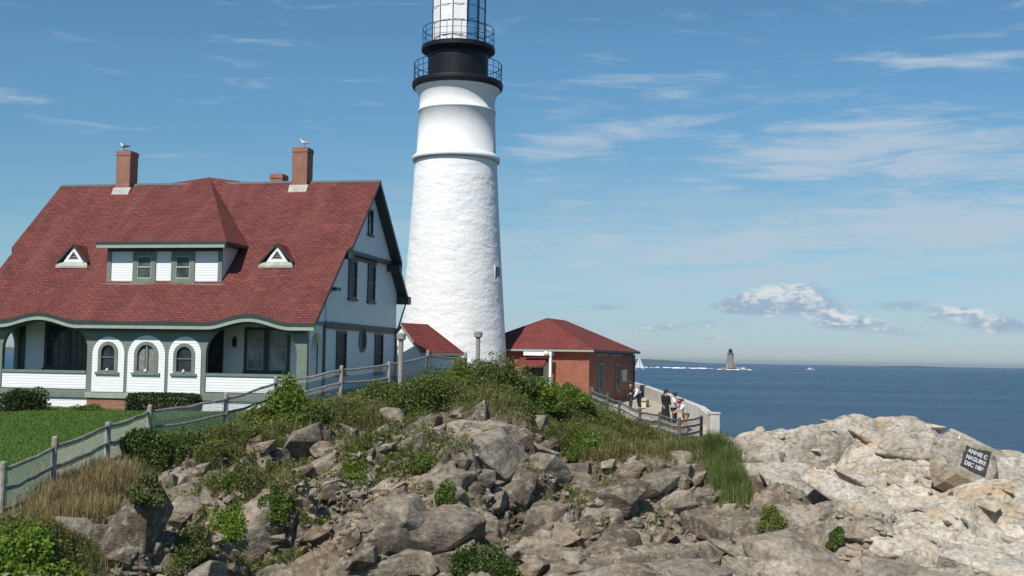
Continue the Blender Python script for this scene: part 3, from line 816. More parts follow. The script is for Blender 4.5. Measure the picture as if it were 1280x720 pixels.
def vent_dormer(xc):
    z0v, z1 = 6.12, 6.95; y0 = RY-(RZ_-z0v)/SL; y1 = RY-(RZ_-z1)/SL
    m = MB()
    apex_f, apex_b = (xc, y0-.22, z1+.06), (xc, y1+.12, z1+.06)
    for s in (-1, 1):
        lf, lb = (xc+s*.76, y0-.22, z0v+.10), (xc+s*.76, y0+.08, z0v+.06)
        q = [apex_f, apex_b, lb, lf]; m.face(q if s > 0 else q[::-1], 0)
        dn = [(a, b, c-.09) for a, b, c in q]
        m.face(dn if s < 0 else dn[::-1], 1); m.face([apex_f, lf, dn[3], dn[0]], 1); m.face([lf, lb, dn[2], dn[3]], 1)
    d = m.build('vent_dormer', [M['roof'], M['dkgreen']], house, recalc=False)
    yf = y0-.1
    MB().panel([(xc-.50, z0v+.06), (xc+.50, z0v+.06), (xc, z1-.06)], [[(xc-.27, z0v+.19), (xc+.27, z0v+.19), (xc, z1-.27)]], (yf-.02, yf+.2), 'front').build('vent_frame', M['white'], d)
    l = MB()
    for i in range(4): zz = z0v+.2+.1*i; ww = .29*(1-(i+.3)/4.4); l.box((xc-ww, yf+.03, zz), (xc+ww, yf+.07, zz+.05))
    l.panel([(xc-.3, z0v+.18), (xc+.3, z0v+.18), (xc, z1-.25)], [], (yf+.1, yf+.13), 'front'); l.build('louvre', M['rail'], d)
    MB().mesh([(xc-.68, yf-.02, z0v+.05), (xc+.68, yf-.02, z0v+.05), (xc+.80, yf-.16, z0v-.10), (xc-.80, yf-.16, z0v-.10),
               (xc-.68, yf-.02, z0v-.1), (xc+.68, yf-.02, z0v-.1), (xc+.80, yf-.16, z0v-.2), (xc-.80, yf-.16, z0v-.2)],
              [(0,1,2,3),(7,6,5,4),(0,3,7,4),(1,5,6,2),(3,2,6,7),(0,4,5,1)]).build('apron', M['flash'], d)
vent_dormer(-12.3); vent_dormer(-2.42)

def chimney(x0, x1, y0, y1, zt, flash=True):
    m = MB(); zb_ = roofz((y0+y1)/2)-.9
    m.box((x0, y0, zb_), (x1, y1, zt-.22)); m.box((x0-.025, y0-.025, zt-.22), (x1+.025, y1+.025, zt-.07)); m.box((x0-.01, y0-.01, zt-.07), (x1+.01, y1+.01, zt))
    c = m.build('chimney', M['brick'], roof)
    MB().box((x0+.18, y0+.18, zt-.05), (x1-.18, y1-.18, zt+.06)).build('flue', M['rail'], c)
    if flash:
        MB().mesh([(x0-.08, y0-.24, roofz(y0-.24)+.02), (x1+.08, y0-.24, roofz(y0-.24)+.02), (x1+.1, y0-.012, roofz(y0)+.16), (x0-.1, y0-.012, roofz(y0)+.16),
                   (x0-.08, y0-.24, roofz(y0-.24)-.1), (x1+.08, y0-.24, roofz(y0-.24)-.1), (x1+.1, y0-.012, roofz(y0)-.1), (x0-.1, y0-.012, roofz(y0)-.1)],
                  [(0,1,2,3),(0,4,5,1),(1,5,6,2),(3,7,4,0),(2,6,7,3),(4,7,6,5)]).build('flashing', M['flash'], c)
    return c
chimney(-12.95, -12.2, 6.65, 7.4, 12.12); chimney(-3.66, -2.9, 6.65, 7.4, 12.1); chimney(-5.45, -4.8, 8.2, 8.9, 11.1, False)

def hw(x, y, z):
    return Matrix.Translation((HC[0], HC[1], HZ)) @ Matrix.Rotation(-HA, 4, 'Z') @ Vector((x, y, z))

# ------------------------------------------------------------------ gulls
def gull(loc, rz, back, label, s=1.0):
    t = empty('seagull', loc, rz, label, 'bird')
    def loft(name, secs, mt, n=10):
        m = MB(); vs = []
        for (x, z, ry, rz_) in secs: vs += [(x*s, ry*s*math.cos(2*PI*i/n), (z+rz_*math.sin(2*PI*i/n))*s) for i in range(n)]
        fs = [(k*n+i, k*n+(i+1) % n, (k+1)*n+(i+1) % n, (k+1)*n+i) for k in range(len(secs)-1) for i in range(n)]
        fs += [tuple(range(n))[::-1], tuple(range((len(secs)-1)*n, len(secs)*n))]
        m.mesh(vs, fs); return m.build(name, mt, t, True)
    loft('body', [(-.27, .20, .015, .008), (-.18, .185, .05, .03), (-.06, .175, .085, .07), (.06, .185, .09, .085), (.13, .215, .07, .075), (.165, .26, .05, .05),
                  (.18, .31, .042, .045), (.205, .345, .048, .048), (.235, .345, .042, .04), (.262, .335, .015, .015)], M['feather_w'])
    for sd_ in (-1, 1):
        m = MB(); vs = []
        for x, z, h in ((.09, .20, .055), (0, .20, .07), (-.12, .20, .055), (-.24, .205, .03), (-.36, .215, .006)):
            yy = .09 if x > -.13 else .05 if x > -.3 else .015
            vs += [(x*s, sd_*yy*s, (z-h)*s), (x*s, sd_*(yy+.012)*s, z*s), (x*s, sd_*.03*s, (z+h*.95)*s)]
        fs = [(3*k+i, 3*k+i+1, 3*k+i+4, 3*k+i+3) for k in range(4) for i in (0, 1)]
        m.mesh(vs, fs); m.build('wing', back, t, True)
    MB().mesh([(.255*s, .014*s, .345*s), (.255*s, -.014*s, .345*s), (.255*s, 0, .318*s), (.325*s, 0, .322*s)], [(0,1,3),(1,2,3),(2,0,3),(0,2,1)]).build('beak', M['beak'], t)
    for sd_ in (-1, 1):
        m = MB(); m.tube((.0, sd_*.03*s, 0), (.0, sd_*.03*s, .12*s), .008*s, .01*s, 5); m.box((-.01*s, (sd_*.03-.02)*s, 0), (.05*s, (sd_*.03+.02)*s, .008*s)); m.build('leg', M['beak'], t)
    return t
gull(hw(-12.62, 6.78, 12.18), PI-.3, M['feather_k'], 'dark backed seagull standing on the left house chimney', .95)
gull(hw(-3.1, 6.78, 12.16), PI-.2, M['feather_g'], 'pale grey seagull standing on the right house chimney', .95)

# ------------------------------------------------------------------ lighthouse
TD = 69.0
TC = P(565.5, 447, TD); TZ = 7.0
px_m = TD/FPX
def tz(py): return P(566, py, TD)[2]-TZ
light = empty('lighthouse', (TC[0], TC[1], TZ), 0, 'tall white conical lighthouse tower with black galleries and lantern', 'lighthouse')
def tower():
    prof = [(3.36, -.8), (3.25, 0)]
    zlo, zhi = 0.0, tz(203)
    rb, rt = 69.0*px_m, 51.5*px_m
    n, m_ = 180, 150; V = []
    for j in range(m_+1):
        t = j/m_; z = -.8+(zhi+.8)*t; r = rb + (rt-rb)*(1-(1-max(0, (z-zlo)/(zhi-zlo)))**1.12)
        for i in range(n): V.append((r, 2*PI*i/n, z))
    V = np.array(V); s = V[:, 1]*2.6
    e, A, B, Cc, dx, dy = cells(s/1.0, V[:, 2]*1.7, .55, 0, 1.5, 900, .3)
    w = np.sin(V[:, 1])  # keep the seam matched
    seam = sstep(0, .25, np.minimum(V[:, 1], 2*PI-V[:, 1]))
    r = V[:, 0] + seam*(.030*A*sstep(0, .3, e) + .03*fbm(s*.9, V[:, 2]*.9, 77, 4))*sstep(zhi, zhi-.6, V[:, 2])
    co = np.stack([r*np.cos(V[:, 1]), r*np.sin(V[:, 1]), V[:, 2]], 1)
    i = np.arange(m_)[:, None]*n + np.arange(n)[None]; i2 = np.arange(m_)[:, None]*n + (np.arange(n)[None]+1) % n
    F = np.stack([i, i2, i2+n, i+n], -1).reshape(-1, 4)
    np_mesh('shaft', co, F, M['tower'], light, smooth=True)
    z = tz
    up = [(50.3, 202), (54.8, 203), (55.2, 198), (52.0, 195), (50.0, 193), (48.8, 165), (48.2, 142), (49.2, 141.5), (49.2, 139.5), (47.6, 138.5), (47.4, 130), (48.0, 125), (50.0, 119), (53.5, 114), (54.5, 112)]
    MB().lathe([(a*px_m, z(b)) for a, b in up], 96, caps=False).build('upper_shaft', M['tower'], light, True)
    MB().lathe([(54.0*px_m, z(113)), (56.6*px_m, z(112)), (57.6*px_m, z(109)), (57.6*px_m, z(106)), (56.8*px_m, z(104.5)), (30*px_m, z(104.5))], 96).build('gallery_deck', M['black'], light)
    wr = 38.2*px_m
    MB().lathe([(wr, z(104.4)), (wr, z(68))], 96).build('watch_room', M['black'], light)
    MB().lathe([(wr*1.005, z(70)), (43.5*px_m, z(67.5)), (46.6*px_m, z(65.5)), (46.6*px_m, z(61)), (46*px_m, z(60)), (20*px_m, z(60))], 96).build('upper_gallery_deck', M['black'], light)
    def railing(Rr, z0_, z1_, nr, npst):
        m = MB()
        for i in range(nr): m.ring(Rr, z0_+(z1_-z0_)*(i+1)/nr, .022 if i == nr-1 else .014, 72)
        for i in range(npst):
            a = 2*PI*(i+.3)/npst; p = (Rr*math.cos(a), Rr*math.sin(a)); m.tube((*p, z0_-.03), (*p, z1_), .016, n=5)
        m.build('railing', M['black'], light)
    railing(55.5*px_m, z(104.5), z(82), 3, 28); railing(45.3*px_m, z(60), z(38), 3, 16)
    # lantern: twelve panes, curtained on the landward side
    lr, z0_, z1_ = 34.2*px_m, z(60), z(-26)
    lan = MB().lathe([(lr*1.02, z0_), (lr*1.02, z0_+.16), (lr*.96, z0_+.18)], 12).build('lantern', M['black'], light)
    a0 = R(-90-10)
    for i in range(12):
        a, b = a0+2*PI*i/12, a0+2*PI*(i+1)/12; mid = math.degrees((a+b)/2) % 360
        q = lambda t, rr, zz: (rr*math.cos(t), rr*math.sin(t), zz)
        white = 175 < mid < 292
        m = MB(); rr = lr*.985
        pts = [q(a, rr, z0_+.16), q(b, rr, z0_+.16), q(b, rr, z1_), q(a, rr, z1_)]; inn = [(x*.985, y*.985, w_) for x, y, w_ in pts]
        m.face(pts); m.face(inn[::-1]); 
        for k in range(4): m.face([pts[k], inn[k], inn[(k+1) % 4], pts[(k+1) % 4]])
        m.build('pane', M['white'] if white else M['clear'], lan)
    m = MB()
    for i in range(12):
        a = a0+2*PI*i/12; m.tube((lr*math.cos(a), lr*math.sin(a), z0_+.1), (lr*math.cos(a), lr*math.sin(a), z1_), .024, n=6)
    for k in (14, 33, 51): m.ring(lr*1.0, z(k), .015, 12)
    m.build('glazing_frame', M['black'], lan)
    rf = MB().lathe([(lr*1.12, z1_-.08), (lr*1.15, z1_+.05), (lr*.8, z1_+.55), (lr*.35, z1_+1.0), (.2, z1_+1.15), (.2, z1_+1.3), (.32, z1_+1.45), (.3, z1_+1.7), (.05, z1_+1.85), (.02, z1_+2.9)], 24)
    rf.build('lantern_roof', M['black'], lan)
    MB().lathe([(.1, z0_), (.35, z0_+.4), (.45, z0_+1.3), (.62, z0_+1.7), (.62, z1_-.9), (.4, z1_-.5), (.1, z1_-.3)], 20).build('lens', M['glass_dim'], lan, True)
    # slit window on the seaward side
    wx = P(621.5, 349, TD-1.0); c, d = tz(363), tz(335)
    ang = R(-24); rr = 60.0*px_m
    def seg(name, w, dd, zz0, zz1, r_, mt, par):
        m = MB(); T_ = Matrix.Rotation(ang, 4, 'Z')
        m.box((r_-.25, -w, zz0), (r_+dd, w, zz1), mat=T_); return m.build(name, mt, par)
    w_ = seg('window', .38, .015, c-.1, d+.06, rr, M['white'], light); seg('pane', .29, .025, c, d, rr, M['glass'], w_)
tower()

# ------------------------------------------------------------------ shed between house and tower
def shed():
    Dc = P(527, 441, 61.0); al = math.atan2(.573, .819)
    s = empty('passage_building', (Dc[0], Dc[1], 6.4), -al, 'small white building with red shingle roof between house and lighthouse', 'building')
    ez = Dc[2]-6.4; h = 1.55; rz_ = ez+1.62; L = 3.9
    m = MB(); m.box((-2*h+.18, .15, -1), (-.18, L-.15, ez-.03))
    m.panel([(-2*h+.18, ez-.03), (-.18, ez-.03), (-h, rz_-.2)], [], (.15, .35), 'front'); m.build('wall', M['white_clap'], s)
    r_ = MB(); A, B = (-h, 0, rz_), (-h, L-h, rz_); E0, E1, W0, W1 = (0, 0, ez), (0, L, ez), (-2*h, 0, ez), (-2*h, L, ez)
    dn = lambda p: (p[0], p[1], p[2]-.13)
    r_.face([E0, E1, B, A]); r_.face([W1, W0, A, B]); r_.face([E1, W1, B])
    for p, q in ((E0, A), (A, W0), (E1, E0), (W1, E1), (W0, W1)): r_.face([p, q, dn(q), dn(p)], 1)
    r_.face([dn(A), dn(E0), dn(E1), dn(B)], 1); r_.face([dn(A), dn(B), dn(W1), dn(W0)], 1); r_.face([dn(B), dn(E1), dn(W1)], 1)
    r_.build('roof', [M['roof_flat'], M['sage_light']], s, recalc=False)
    MB().box((-.16, .6, ez-.2), (-.1, L-.3, ez-.05)).build('eave_band', M['sage'], s)
shed()

# ------------------------------------------------------------------ brick building
BA = R(20)
BC = P(736, 489, 68); BZ = 5.9
brick = empty('brick_building', (BC[0], BC[1], BZ), -BA, 'low red brick building with red hipped roof beside the sea', 'building')
def brick_building():
    Wd, L, ez = 7.7, 11.0, P(736, 437, 68)[2]-BZ
    m = MB(); m.box((-Wd, 0, -2), (0, L, ez)); m.build('wall', M['brick_dark'], brick)
    o_ = .38; zt = P(700, 398, 73)[2]-BZ; h = Wd/2+o_
    c = [(-Wd-o_, -o_, ez), (o_, -o_, ez), (o_, L+o_, ez), (-Wd-o_, L+o_, ez)]
    r1, r2 = (-Wd/2, h-o_-.35, zt), (-Wd/2, L-h+o_+.3, zt)
    dn = lambda p, d=.14: (p[0], p[1], p[2]-d)
    r_ = MB(); r_.face([c[0], c[1], r1]); r_.face([c[1], c[2], r2, r1]); r_.face([c[2], c[3], r2]); r_.face([c[3], c[0], r1, r2])
    for i in range(4): r_.face([c[i], dn(c[i]), dn(c[(i+1) % 4]), c[(i+1) % 4]], 1)
    r_.face([dn(p) for p in c][::-1], 1); r_.build('roof', [M['roof_flat'], M['dkgreen']], brick, recalc=False)
    g = MB(); g.box((-Wd-o_+.02, -o_-.08, ez-.14), (o_+.02, -o_-.003, ez-.03)); g.build('gutter', M['sage_light'], brick)
    MB().box((-Wd, -.06, ez-.36), (.02, -.003, ez-.145)).build('eave_band', M['brick_dark'], brick)
    # lit west side: pale porch with a small red awning
    p = MB(); p.box((-3.9, -.1, ez-.42), (-2.2, -.062, ez-.148)); p.box((-2.28, -.72, -1.2), (-2.14, -.58, ez-.16)); p.box((-3.9, -.76, ez-.40), (-2.12, -.56, ez-.17))
    pr = p.build('porch', M['white'], brick)
    a = MB(); a.mesh([(-4.3, -1.35, ez-1.02), (-2.45, -1.35, ez-1.02), (-2.45, -.08, ez-.5), (-4.3, -.08, ez-.5), (-4.3, -1.35, ez-1.1), (-2.45, -1.35, ez-1.1), (-2.45, -.08, ez-.62), (-4.3, -.08, ez-.62)],
                     [(0,1,2,3),(7,6,5,4),(0,4,5,1),(1,5,6,2),(2,6,7,3),(3,7,4,0)]); a.build('awning', M['roof_flat'], pr)
    MB().box((-3.9, -.05, -1.5), (-2.9, -.003, ez-.65)).build('door', M['dkgreen'], brick)
    MB().box((-2.85, -.05, -.6), (-2.45, -.003, ez-.8)).build('door_side_panel', M['offwhite'], brick)
    lamp = MB().lathe([(.02, ez-.40), (.12, ez-.37), (.17, ez-.27), (.13, ez-.16), (.03, ez-.12)], 16, (-2.42, -.9)).build('lamp_globe', M['lamp_glass'], brick, True)
    for a_, b_ in ((2.0, 2.9), (6.2, 7.1)):
        window(brick, a_, b_, .15, 1.95, 'side', 0, 1, frame='sage', glass='glass_dim', cols=1, fw=.13)
    MB().box((.003, 7.7, .75), (.09, 8.9, 1.55)).build('notice_board', M['board'], brick)
    u = MB(); u.box((.003, .6, .2), (.06, .75, .5)); u.build('meter_box', M['offwhite'], brick)
    for y in (1.4, 4.8): MB().box((.003, y, ez-.36), (.05, y+2.6, ez-.2)).build('frieze_board', M['sage'], brick)
    MB().tube((.09, L-.15, -1.5), (.09, L-.15, ez-.2), .05).build('downpipe', M['black'], brick)
brick_building()

# ------------------------------------------------------------------ sea wall along the path
def sea_wall():
    pts = [(10.25, 57.6), (10.2, 61), (10.0, 66), (9.75, 72), (9.4, 80), (9.0, 88)]
    m = MB(); prev = None
    for x, y in pts:
        g = float(z0(x, y)); tp = g+.78
        cur = [(x-.25, y, g-.8), (x+.35, y, g-4.5), (x+.2, y, tp), (x-.2, y, tp)]
        if prev:
            for i in range(4): m.face([prev[i], cur[i], cur[(i+1) % 4], prev[(i+1) % 4]])
        else: m.face(cur)
        prev = cur
    m.face(prev[::-1])
    w = m.build('sea_wall', M['concrete'], None); tag(w, 'pale concrete sea wall running behind the group of visitors', 'wall')
    g = float(z0(10.2, 57.2)); p = MB()
    p.box((9.98, 57.02, g-1.5), (10.46, 57.55, g+.98)); p.box((9.94, 56.98, g+.983), (10.5, 57.59, g+1.07)); p.build('end_pier', M['concrete'], w)
sea_wall()

# ------------------------------------------------------------------ fences
def fence(path, label, hp, rail_h, mesh_from_i=0, cap='wood', rail='rail'):
    f = empty('rail_fence', (0, 0, 0), 0, label, 'fence')
    r2 = random.Random(5)
    pts = []
    for q in path:
        c = P(*q); g = max(float(Hgrid(c[0], c[1])), float(z0(c[0], c[1]))) if c[1] < 59.5 else float(z0(c[0], c[1]))
        pts.append(Vector((c[0], c[1], max(float(z0(c[0], c[1])), c[2]-.2) if cap == 'dkwood' else float(z0(c[0], c[1])))))
    for p in pts:
        h = hp*r2.uniform(.93, 1.1); lean = Vector((r2.uniform(-.04, .04), r2.uniform(-.04, .04), 0))
        m = MB(); m.tube(p-Vector((0, 0, 1.0)), p+Vector((0, 0, h*.96))+lean, .085, .08, 9); m.tube(p+Vector((0, 0, h*.96))+lean, p+Vector((0, 0, h))+lean, .08, .05, 9)
        m.build('post', M[cap], f)
    for a, b in zip(pts[:-1], pts[1:]):
        for hh in rail_h:
            n = 6; pv = None; m = MB()
            off = Vector((0, -.05, 0)); q = []
            for i in range(n+1):
                t = i/n; q.append(a.lerp(b, t)+off+Vector((0, 0, hh+r2.uniform(-.025, .025)-.05*math.sin(PI*t))))
            for u, v in zip(q[:-1], q[1:]): m.tube(u, v, .047, .046, 7)
            m.build('rail', M[rail], f)
        m = MB(); d = (b-a); L = d.length; me = bpy.data.meshes.new('wire_mesh'); top = hp*.86
        vs = [a+Vector((0, .09, .0)), b+Vector((0, .09, .0)), b+Vector((0, .09, top)), a+Vector((0, .09, top))]
        me.from_pydata([tuple(v) for v in vs], [], [(0, 1, 2, 3)]); uv = me.uv_layers.new(name='UVMap')
        for li, c in enumerate(((0, 0), (L, 0), (L, top), (0, top))): uv.data[li].uv = c
        link_mesh('wire_mesh', me, M['wire'], f)
    return f
def subdiv(path, n=1):
    return path
fence(FENCE_L, 'grey split rail fence with wire mesh climbing past the lawn and house', 1.22, (.50, 1.02))
fence(FENCE_R, 'dark rail fence with wire mesh above the rocks beside the visitors', 1.12, (.35, .68, 1.0), cap='dkwood', rail='dkwood')

for (px, py0, d, top, lab) in ((500, 490, 46.5, 416, 'tall grey wooden post with cap standing by the house back corner'),
                               (597, 466, 53, 414, 'tall grey wooden post with cap standing in front of the lighthouse')):
    b = P(px, py0, d); t = P(px, top, d); g = float(z0(b[0], b[1]))
    r = empty('wooden_post', (b[0], b[1], g), 0, lab, 'post', 'tall posts along the fence')
    h = t[2]-g
    MB().tube((0, 0, -.4), (0, 0, h-.28), .1, .1, 10).build('shaft', M['wood'], r)
    MB().lathe([(.11, h-.3), (.19, h-.26), (.2, h-.06), (.12, h)], 12).build('cap', M['wood'], r)

# ------------------------------------------------------------------ people
def skinned(name, chains, mt, parent, sub=1):
    """chains: list of polylines [(x,y,z,r)...]; joints closer than 1 mm are shared; root = first joint"""
    vs, es, rad = [], [], []
    def idx(p):
        for i, q in enumerate(vs):
            if (Vector(q)-Vector(p[:3])).length < 1e-3: return i
        vs.append(tuple(p[:3])); rad.append(p[3]); return len(vs)-1
    for ch in chains:
        k = [idx(p) for p in ch]; es += [(a, b) for a, b in zip(k[:-1], k[1:])]
    me = bpy.data.meshes.new(name+'_cage'); me.from_pydata(vs, es, [])
    o = bpy.data.objects.new(name, me); COL.objects.link(o)
    o.modifiers.new('skin', 'SKIN'); 
    if not me.skin_vertices: 
        bm = bmesh.new(); bm.from_mesh(me); bm.verts.layers.skin.verify(); bm.to_mesh(me); bm.free()
    for i, sv in enumerate(me.skin_vertices[0].data): sv.radius = (rad[i], rad[i]); sv.use_root = (i == 0)
    s = o.modifiers.new('sub', 'SUBSURF'); s.levels = s.render_levels = sub
    dg = bpy.context.evaluated_depsgraph_get(); ev = o.evaluated_get(dg)
    nm = bpy.data.meshes.new_from_object(ev); bpy.data.objects.remove(o)
    nm.polygons.foreach_set('use_smooth', [True]*len(nm.polygons))
    nm.materials.clear(); nm.name = name
    return link_mesh(name, nm, mt, parent)

def person(loc, rz, label, J, top, bottom, hairc='hair', hat=None, skirt=None, sleeves=True, bare_legs=False, ex=None, long_hair=False):
    t = empty('person', loc, rz, label, 'person', None)
    g = lambda k, r: (*J[k], r)
    def lerp(a, b, u): return tuple(a[i]+(b[i]-a[i])*u for i in range(3))
    chains = [[g('pel', .125), (*lerp(J['pel'], J['chest'], .5), .115), g('chest', .135), g('neck', .055), (*lerp(J['neck'], J['head'], .6), .085), g('head', .098), (*[J['head'][i]+(J['head'][i]-J['neck'][i])*.45 for i in range(3)], .07)]]
    for s in 'LR':
        chains.append([g('chest', .135), g('sh'+s, .062), g('el'+s, .043), g('wr'+s, .030), (*lerp(J['wr'+s], J['el'+s], -.32), .034), (*lerp(J['wr'+s], J['el'+s], -.6), .016)])
        chains.append([g('pel', .125), g('hip'+s, .092), g('kn'+s, .062), g('an'+s, .040), (*[J['an'+s][0]+.15, J['an'+s][1], .035], .035)])
    skinned('body', chains, M['skin'], t, 2)
    sh = [[(*J['pel'], .150), (*lerp(J['pel'], J['chest'], .5), .142), (*J['chest'], .158), (*lerp(J['chest'], J['neck'], .6), .085)]]
    for s in 'LR':
        sh.append([(*J['chest'], .158), (*J['sh'+s], .085), (*lerp(J['sh'+s], J['el'+s], .95 if sleeves else .6), .064)] + ([(*lerp(J['el'+s], J['wr'+s], .85), .048)] if sleeves == 'long' else []))
    skinned('shirt', sh, M[top], t, 2)
    if skirt:
        n = 14; m = MB(); pz = J['pel']; ft = lerp(J['anL'], J['anR'], .5); vs = []
        for u, r_ in ((-.22, .15), (0, .17), (.35, .21), (.7, .25), (skirt, .29)):
            c = lerp(pz, ft, u); vs += [(c[0]+r_*math.cos(2*PI*i/n)*(1+.05*(i % 2)), c[1]+r_*math.sin(2*PI*i/n)*(1+.05*(i % 2)), c[2]) for i in range(n)]
        m.mesh(vs, [(k*n+i, k*n+(i+1) % n, (k+1)*n+(i+1) % n, (k+1)*n+i) for k in range(4) for i in range(n)]); m.build('skirt', M[bottom], t, True)
    else:
        tr = [[(*J['pel'], .150)]]
        tr = []
        for s in 'LR':
            e = lerp(J['kn'+s], J['an'+s], -.1 if bare_legs else .9)
            seq = [(*J['pel'], .152), (*J['hip'+s], .112)] + ([(*e, .09)] if bare_legs else [(*J['kn'+s], .08), (*e, .06)])
            tr.append(seq)
        skinned('shorts' if bare_legs else 'trousers', tr, M[bottom], t, 2)
    hd = Vector(J['head']); fwd = Vector(J.get('face', (1, 0, 0))).normalized(); upv = (hd-Vector(J['neck'])).normalized()
    m = MB(); vs, n = [], 12; sd_ = fwd.cross(upv).normalized(); up2 = sd_.cross(fwd).normalized()
    for k in range(7):
        th = PI*.62*k/6
        for i in range(n):
            ph = 2*PI*i/n; d = (fwd*math.sin(th)*math.cos(ph)*1.05 + sd_*math.sin(th)*math.sin(ph)*.92 + up2*math.cos(th)*1.12)
            fr = math.cos(ph)*math.sin(th)
            cut = .95 if fr > .55 else 1.16
            vs.append(hd+up2*.035-fwd*.012+d*.112*cut)
    m.mesh(vs, [(k*n+i, k*n+(i+1) % n, (k+1)*n+(i+1) % n, (k+1)*n+i) for k in range(6) for i in range(n)]); hr = m.build('hair', M[hairc], t, True)
    if long_hair:
        skinned('ponytail', [[(*(hd-fwd*.09), .07), (*(hd-fwd*.14-Vector((0, 0, .16))), .075), (*(hd-fwd*.13-Vector((0, 0, .36))), .05)]], M[hairc], t, 1)
    if hat:
        m = MB(); vs = []
        for k in range(5):
            th = PI/2*k/4
            vs += [hd+up2*(.045+.118*math.cos(th)) + (fwd*math.cos(2*PI*i/n)+sd_*math.sin(2*PI*i/n))*.125*math.sin(th) for i in range(n)]
        m.mesh(vs, [(k*n+i, k*n+(i+1) % n, (k+1)*n+(i+1) % n, (k+1)*n+i) for k in range(4) for i in range(n)])
        b = hd+up2*.05; a1 = [b+fwd*.11+sd_*.1, b+fwd*.22+sd_*.07-up2*.01, b+fwd*.22-sd_*.07-up2*.01, b+fwd*.11-sd_*.1]
        m.mesh(a1+[p-up2*.015 for p in a1], [(0,1,2,3),(7,6,5,4),(0,4,5,1),(1,5,6,2),(2,6,7,3),(3,7,4,0)]); m.build('cap', M[hat], t, True)
    # face: nose, eyes, mouth
    fc = hd+fwd*.088-up2*.012
    m = MB(); m.mesh([fc+up2*.02, fc-up2*.03+sd_*.017, fc-up2*.03-sd_*.017, fc-up2*.028+fwd*.03], [(0,1,3),(1,2,3),(2,0,3)]); m.build('nose', M['skin'], t)
    m = MB()
    for s in (-1, 1):
        c = hd+fwd*.092+up2*.015+sd_*.035*s; m.mesh([c+sd_*.014, c+up2*.008, c-sd_*.014, c-up2*.008, c+fwd*.004], [(0,1,4),(1,2,4),(2,3,4),(3,0,4)])
    m.build('eyes', M['hair'], t)
    return t
def J0(**kw):
    j = dict(pel=(0, 0, .95), chest=(0, 0, 1.30), neck=(0, 0, 1.47), head=(.02, 0, 1.61), shL=(0, .19, 1.40), shR=(0, -.19, 1.40), elL=(.02, .24, 1.13), elR=(.02, -.24, 1.13), wrL=(.12, .22, .90), wrR=(.12, -.22, .90),
             hipL=(0, .09, .88), hipR=(0, -.09, .88), knL=(.02, .1, .48), knR=(.02, -.1, .48), anL=(-.02, .1, .07), anR=(-.02, -.1, .07)); j.update(kw); return j
def ground_at(px, py, d):
    b = P(px, py, d); return (b[0], b[1], float(z0(b[0], b[1]))+.03)
PD = 59.0
person(ground_at(832, 525, PD), R(-60), 'person in a long black dress with dark hair standing left of the other visitors', J0(), 'cloth_black', 'cloth_black', skirt=.95, sleeves='long', long_hair=True)
person(ground_at(843, 526, PD-.6), R(-35), 'person in white shirt and dark trousers holding a camera up', J0(elL=(.18, .24, 1.20), elR=(.18, -.24, 1.20), wrL=(.36, .1, 1.36), wrR=(.36, -.1, 1.36), head=(.05, 0, 1.60)), 'cloth_white', 'cloth_navy', sleeves=True)
person(ground_at(857, 534, 57.2), PI+R(10), 'person in red cap, white top and tan shorts leaning forward', J0(chest=(.16, 0, 1.26), neck=(.27, 0, 1.40), head=(.34, 0, 1.52), shL=(.2, .19, 1.34), shR=(.2, -.19, 1.34), elL=(.36, .24, 1.12), elR=(.38, -.22, 1.10), wrL=(.56, .16, 1.02), wrR=(.58, -.1, 1.02), face=(1, 0, -.2)), 'cloth_white', 'cloth_tan', bare_legs=True, hat='cloth_red')
person(ground_at(800, 506, 68), PI+R(20), 'person in white shirt and black trousers bending by the brick building', J0(pel=(0, 0, .9), chest=(.24, 0, 1.1), neck=(.38, 0, 1.17), head=(.48, 0, 1.24), shL=(.28, .19, 1.15), shR=(.28, -.19, 1.15), elL=(.38, .24, .9), elR=(.38, -.24, .9), wrL=(.5, .14, .72), wrR=(.5, -.14, .72), hipL=(0, .09, .86), hipR=(0, -.09, .86), knL=(.08, .1, .46), knR=(.08, -.1, .46), face=(1, 0, -.5)), 'cloth_white', 'cloth_black', sleeves='long')
person(ground_at(788, 507, 66.5), R(15), 'person all in dark clothes standing at the brick building corner', J0(), 'cloth_black', 'cloth_navy', sleeves='long')
# items: camera in the hands of the photographer
cp = ground_at(843, 526, PD-.6)
tt = empty('camera_device', Vector(cp)+Matrix.Rotation(R(-35), 3, 'Z') @ Vector((.46, 0, 1.36)), R(-35), 'small black camera held by the person in white shirt', 'camera')
MB().box((-.03, -.07, -.04), (.03, .07, .05)).build('housing', M['black'], tt); MB().tube((.03, 0, 0), (.09, 0, 0), .035, .03, 12).build('lens', M['steel'], tt)
bn = ground_at(806, 500, 70)
bt = empty('bench', bn, R(75), 'low wooden bench against the sea wall behind bending person', 'bench')
MB().box((-.8, -.2, .40), (.8, .2, .46)).build('seat', M['board'], bt)
for sx in (-.65, .65): MB().box((sx-.05, -.17, -.05), (sx+.05, .17, .398)).build('leg', M['board'], bt)

